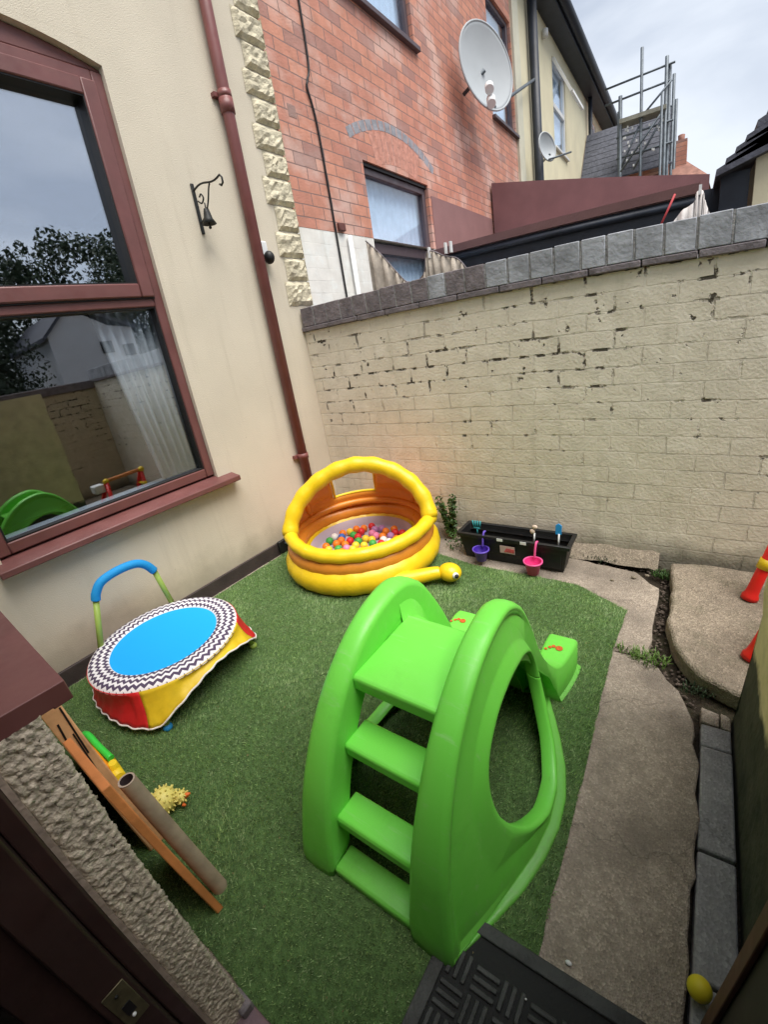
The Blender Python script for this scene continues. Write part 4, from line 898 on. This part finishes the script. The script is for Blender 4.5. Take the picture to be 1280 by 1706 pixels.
MB().box(x0 + .02, x1 - .02, y0 + .02, y1 - .02, .06, .10).build('compost', M_soil, PL)
lb = MB().poly([(1.585, -.3345, .085), (1.675, -.3345, .085), (1.675, -.3375, .135), (1.585, -.3375, .135)], (0, -.002, 0)).build('label', mat('pale_label', (.55, .40, .38), .6), PL)
MB().poly([(1.61, -.3372, .095), (1.672, -.3372, .095), (1.672, -.339, .118), (1.625, -.339, .122)], (0, -.002, 0)).build('label_print', mat('label_red', (.62, .10, .11), .6, 0, 60, .4, 90), lb)
for x_ in (1.57, 1.71): MB().box(x_, x_ + .035, y0 - .012, y0 - .002, .165, .182).build('clip', M_white, PL)
def bucket(label, cx_, cy_, z0, c, ci, r=.046, hh=.075):
    t = thing('toy_bucket', label, 'bucket', (cx_, cy_, z0), 'toy buckets hung on the trough')
    mo = mat('bucket_plastic', c, .4); mi = mat('bucket_inner', ci, .45)
    MB().lathe((cx_, cy_, z0), [(0, 0), (r * .66, 0), (r * .97, hh), (r * 1.12, hh + .002), (r * 1.12, hh - .006)], 28).build('shell', mo, t)
    MB().lathe((cx_, cy_, z0), [(0, .012), (r * .6, .012), (r * .93, hh + .001)], 28).build('inside', mi, t)
    MB().tube(spline([(cx_ - .0, cy_ + .03, z0 + hh), (cx_ + .002, cy_ + .035, z0 + hh + .05), (cx_ + .004, cy_ + .05, z0 + hh + .09), (cx_ + .004, cy_ + .075, z0 + hh + .085)], 5), .0065, 8).build('strap', mo, t)
bucket('purple toy bucket hanging on the front of the black trough', 1.478, -.375, .035, (.13, .075, .48), (.05, .015, .30))
bucket('pink toy bucket hanging on the front of the black trough', 1.800, -.40, .022, (.78, .10, .30), (.70, .03, .20), .048, .08)
def spade(label, x_, y_, z0, z1, c, wd=.03, sh='blade'):
    t = thing('toy_spade', label, 'toy spade', (x_, y_, z0), 'toy tools stuck in the trough'); mm = mat('spade_plastic', c, .45)
    MB().tube([(x_, y_, z0), (x_ + .004, y_, z1 - .05)], .005, 8).build('shaft', M_white if sh != 'teal' else mm, t)
    if sh == 'blade': MB().poly([(x_ - wd / 2, y_, z1 - .055), (x_ + wd / 2, y_, z1 - .055), (x_ + wd / 2, y_ + .004, z1), (x_, y_ + .005, z1 + .012), (x_ - wd / 2, y_ + .004, z1)], (0, .006, 0)).build('blade', mm, t, bevel=.002)
    elif sh == 'teal':
        b = MB()
        for k in range(4): b.tube([(x_ - .02 + k * .013, y_, z1 - .05), (x_ - .026 + k * .017, y_, z1)], .005, 6)
        b.tube([(x_ - .022, y_, z1 - .05), (x_ + .022, y_, z1 - .05)], .006, 6).build('rake_head', mm, t)
    else: MB().sph((x_ + .006, y_, z1 - .01), .014, 10, 8, (1.2, .6, 1)).sph((x_ - .008, y_, z1 - .04), .015, 10, 8, (1, .6, 1.1)).build('handle_knob', mm, t)
spade('teal toy rake standing at the left end of the trough', 1.405, -.25, .14, .235, (.04, .30, .33), .03, 'teal')
spade('pale pink toy windmill stick above the pink bucket', 1.765, -.26, .14, .255, (.70, .55, .45), .03, 'knob')
spade('blue toy spade standing at the right end of the trough', 1.905, -.27, .14, .275, (.02, .25, .60), .034)

# ------------------------------------------------------------------ doormat
DM = thing('doormat', 'black rubber basket weave doormat at the foot of the slide', 'doormat', (2.36, -2.22, 0))
mx0, mx1, my0, my1 = 2.095, 2.60, -2.437, -2.012
bw = .032
b = MB(); b.box(mx0, mx0 + bw, my0, my1, .0085, .019).box(mx1 - bw, mx1, my0, my1, .0085, .019).box(mx0 + bw, mx1 - bw, my0, my0 + bw, .0085, .019).box(mx0 + bw, mx1 - bw, my1 - bw, my1, .0085, .019)
b.build('border', M_rubber, DM, bevel=.003)
MB().box(mx0 + .01, mx1 - .01, my0 + .01, my1 - .01, .0082, .0105).build('backing', mat('mat_backing', (.015, .016, .016), .8, .4, 90), DM)
b = MB(); c_ = .063; nx = int((mx1 - mx0 - 2 * bw) / c_); ny = int((my1 - my0 - 2 * bw) / c_) + 1
for i in range(nx):
    for j in range(ny):
        px, py2 = mx0 + bw + .003 + i * c_, my0 + bw + .003 + j * c_
        if py2 + c_ > my1 - bw + .02: continue
        for k in range(3):
            o_ = k * .0195
            zt_ = .0175 + random.uniform(-.001, .001)
            if (i + j) % 2: b.box(px + .002, px + c_ - .004, py2 + o_ + .003, py2 + o_ + .014, .0106, zt_)
            else: b.box(px + o_ + .003, px + o_ + .014, py2 + .002, py2 + c_ - .004, .0106, zt_)
b.build('weave', M_rubber, DM, bevel=.002, seg=1)
for (px, py2) in ((2.395, -2.12), (2.31, -2.10), (2.45, -2.25), (2.23, -2.2)): MB().sph((px, py2, .0195), .0025, 6, 4).build('grit', M_white, DM)

# ------------------------------------------------------------------ small things
t = thing('play_ball', 'yellow ball on the drain beside the door edge', 'ball', (2.628, -1.905, .028)); MB().sph((2.622, -1.905, .026), .024, 24, 16).build('ball_skin', mat('yellow_ball', (.80, .66, .03), .4), t)
t = thing('orange_board', 'orange wooden board on end leaning against the roughcast wall', 'board', (1.45, -2.39, 0))
MB().poly([(1.30, -2.385, .010), (1.555, -2.377, .008), (1.535, -2.428, .60), (1.30, -2.43, .60)], (.0, .020, .001)).build('board_face', M_wood, t, bevel=.003)
t = thing('striped_board', 'pale orange board with dark stripes leaning behind the cardboard tube', 'board', (1.0, -2.40, 0))
MB().poly([(.62, -2.405, .010), (1.22, -2.400, .008), (1.22, -2.436, .665), (.62, -2.436, .665)], (.0, .048, .002)).build('board_face', M_woodp, t, bevel=.004)
for (z0_, z1_, w_, o_) in ((.64, .47, .0045, .040), (.55, .36, .004, .030), (.60, .52, .005, .016), (.33, .29, .005, .022), (.20, .17, .004, .03)):
    yl = lambda z: -2.400 - .034 * z / .66
    MB().obox((1.2208, yl(z0_) + o_, z0_), (1.2208, yl(z1_) + o_ - .008, z1_), w_, .0016, (1, 0, 0)).build('stripe', M_black, t)
t = thing('cardboard_tube', 'brown cardboard tube standing on end beside the orange board', 'tube', (1.495, -2.345, 0))
a0, a1 = Vector((1.500, -2.331, .005)), Vector((1.505, -2.378, .555)); ti = .0205
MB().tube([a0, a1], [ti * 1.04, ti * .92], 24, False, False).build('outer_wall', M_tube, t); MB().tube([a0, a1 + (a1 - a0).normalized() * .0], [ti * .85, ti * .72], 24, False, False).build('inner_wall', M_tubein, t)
d_ = (a1 - a0).normalized(); rows = []
for rr_ in (ti * .92, ti * .72): rows.append([a1 + Vector((math.cos(q), math.sin(q) * 1, 0)) * rr_ + d_ * .0005 for q in [2 * PI * k / 24 for k in range(24)]])
MB().grid(rows, False, True).build('end_rim', mat('tube_rim', (.42, .34, .27), .8), t)
# spiky toy
t = thing('spiky_toy', 'pale yellow spiky rubber toy with an orange beak on the turf', 'toy', (1.12, -2.28, 0)); M_spk = mat('pale_yellow_rubber', (.72, .64, .18), .5, .1, 60); M_beak = mat('orange_rubber', (.75, .16, .03), .5)
def spiky(c, r, n, l, sc=(1, 1, 1)):
    b = MB().sph(c, r, 20, 14, sc)
    for i in range(n):
        z = 1 - 2 * (i + .5) / n; ph = i * 2.39996; d = Vector((math.sqrt(1 - z * z) * math.cos(ph) * sc[0], math.sqrt(1 - z * z) * math.sin(ph) * sc[1], z * sc[2]))
        p = Vector(c) + d * r * .96; b.tube([p, p + d.normalized() * l], [.0042, .0018], 6)
    return b
spiky((1.13, -2.285, .05), .043, 70, .010).build('body', M_spk, t); spiky((1.18, -2.245, .058), .02, 30, .008).build('head', M_spk, t)
MB().tube([(1.19, -2.238, .058), (1.205, -2.222, .066)], [.011, .003], 10).tube([(1.195, -2.255, .04), (1.205, -2.25, .035)], [.007, .003], 8).build('beak', M_beak, t)
b = MB()
for i in range(9): p = (1.08 - i * .022, -2.315 - i * .003, .035); b.add([], []); s_ = spiky(p, .016, 16, .009); b.add(s_.v, s_.f, True)
b.build('tail', M_spk, t)
t = thing('white_toy_block', 'small white toy block on the turf beside the spiky toy', 'toy', (1.255, -2.33, 0)); MB().box(1.235, 1.275, -2.345, -2.315, .008, .035).sph((1.255, -2.33, .042), .012, 10, 8).build('block', mat('pale_block', (.55, .58, .42), .5), t, bevel=.004)
t = thing('water_blaster', 'green, orange and yellow plastic toy lying behind the cardboard tube', 'toy', (.75, -2.34, 0))
M_gt = mat('neon_green', (.04, .62, .06), .4); M_ot = mat('toy_orange', (.85, .30, .01), .4)
def tilt(x, z): return z
MB().poly([(.60, -2.372, .02), (.86, -2.368, .02), (.86, -2.368, .10), (.78, -2.37, .125), (.62, -2.372, .115)], (0, .03, 0)).build('body', M_ot, t, bevel=.008)
MB().tube(spline([(.595, -2.335, .10), (.66, -2.33, .125), (.74, -2.328, .115), (.83, -2.322, .10)], 5), .0125, 12).build('top_rail', M_gt, t)
MB().tube([(.80, -2.335, .06), (.92, -2.338, .07)], [.028, .022], 14).tube([(.86, -2.34, .02), (.88, -2.33, .12)], [.014, .014], 10).build('nozzle', mat('toy_yellow', (.85, .62, .02), .4), t)
# red stand
t = thing('red_toy_frame', 'red plastic toy frame with yellow joints at the right edge', 'toy frame', (2.80, -.5, .045)); M_rp = mat('red_plastic', (.72, .018, .012), .36)
def leg(p, q, r0, r1):
    p, q = Vector(p), Vector(q); d = (q - p).normalized(); return MB().tube([p, p + d * .018, p + d * .03, p + d * .06, q], [r0 * 1.35, r0 * 1.35, r0 * 1.1, r0, r1], 18)
leg((2.795, -.325, .042), (2.862, -.28, .385), .026, .022).build('leg', M_rp, t); leg((2.768, -.765, .042), (2.852, -.71, .375), .026, .022).build('leg', M_rp, t)
leg((3.15, -.30, .042), (2.89, -.28, .385), .026, .022).build('leg', M_rp, t); leg((3.12, -.78, .042), (2.88, -.71, .375), .026, .022).build('leg', M_rp, t)
MB().tube([(2.875, -.28, .395), (2.868, -.70, .39)], .022, 14).build('top_bar', M_wood, t)
MB().sph((2.862, -.272, .395), .036, 16, 12).build('joint', M_yel, t); MB().sph((2.865, -.71, .385), .036, 16, 12).build('joint', M_yel, t)
MB().tube([(2.825, -.305, .20), (2.836, -.297, .245)], .030, 16).tube([(2.832, -.30, .222), (3.0, -.295, .222)], .014, 10).build('clamp', M_yel, t)
MB().box(2.86, 3.0, -.86, -.74, .27, .37).build('seat', M_white, t, bevel=.015)
# ------------------------------------------------------------------ plants and weeds
def weed(name, label, cat, x, y, z, n, h, spread, m, wd=.006, group=None):
    b = MB()
    for _ in range(n):
        a = random.uniform(0, 2 * PI); r = random.random() ** .6 * spread; px, py2 = x + r * math.cos(a), y + r * math.sin(a) * .6; a2 = random.uniform(0, 2 * PI); hh = h * random.uniform(.5, 1.1); l = hh * random.uniform(.3, .9)
        d = Vector((math.cos(a2), math.sin(a2), 0)); s = Vector((-d.y, d.x, 0)) * wd; p0 = Vector((px, py2, z)); p1 = p0 + d * l * .4 + Vector((0, 0, hh * .7)); p2 = p0 + d * l + Vector((0, 0, hh))
        b.add([p0 - s * .6, p0 + s * .6, p1 + s, p1 - s, p2], [(0, 1, 2, 3), (3, 2, 4)])
    return tag(b.build(name, m), label, cat, group)
weed('grass_tuft', 'bright green grass tuft in the crack across the concrete path', 'weed', 2.42, -.865, -.01, 150, .045, .075, M_leafl, .0022)
weed('grass_tuft', 'small grass tuft where the turf edge meets the path crack', 'weed', 2.315, -.845, -.005, 40, .035, .04, M_leafl, .002)
weed('moss_tuft', 'low mossy weed in the gap under the garden wall', 'weed', 2.44, -.14, -.02, 160, .03, .06, M_leaf, .003)
weed('moss_tuft', 'dark moss along the curved edge of the raised slab', 'weed', 2.60, -.955, -.02, 110, .018, .06, M_leafd, .003)
weed('moss_tuft', 'thin moss in the joint between fillet and wall right of the trough', 'weed', 2.10, -.09, .0, 70, .02, .10, M_leafd, .0025)
t = thing('wall_shrub', 'small leafy green plant between the ball pit and the trough', 'plant', (1.12, -.10, 0))
st_ = MB(); lf = MB()
for k in range(9):
    a = random.uniform(0, 2 * PI); tip = Vector((1.12 + .06 * math.cos(a), -.11 + .05 * math.sin(a), random.uniform(.2, .34))); base_ = Vector((1.15, -.10, -.02)); st_.tube([base_, base_.lerp(tip, .5) + Vector((0, 0, .03)), tip], [.004, .003, .0015], 6)
    for q in range(14): lf.leaves(base_.lerp(tip, .25 + .75 * q / 13), .028, 5, .032)
st_.build('stem', M_bark, t); lf.build('foliage', M_leaf, t)
tag(MB().leaves((1.25, -.22, .06), .10, 170, .022, (1, .7, .8)).build('ground_weed', M_leaf), 'low dark green weed at the foot of the wall behind the turtle head', 'weed')
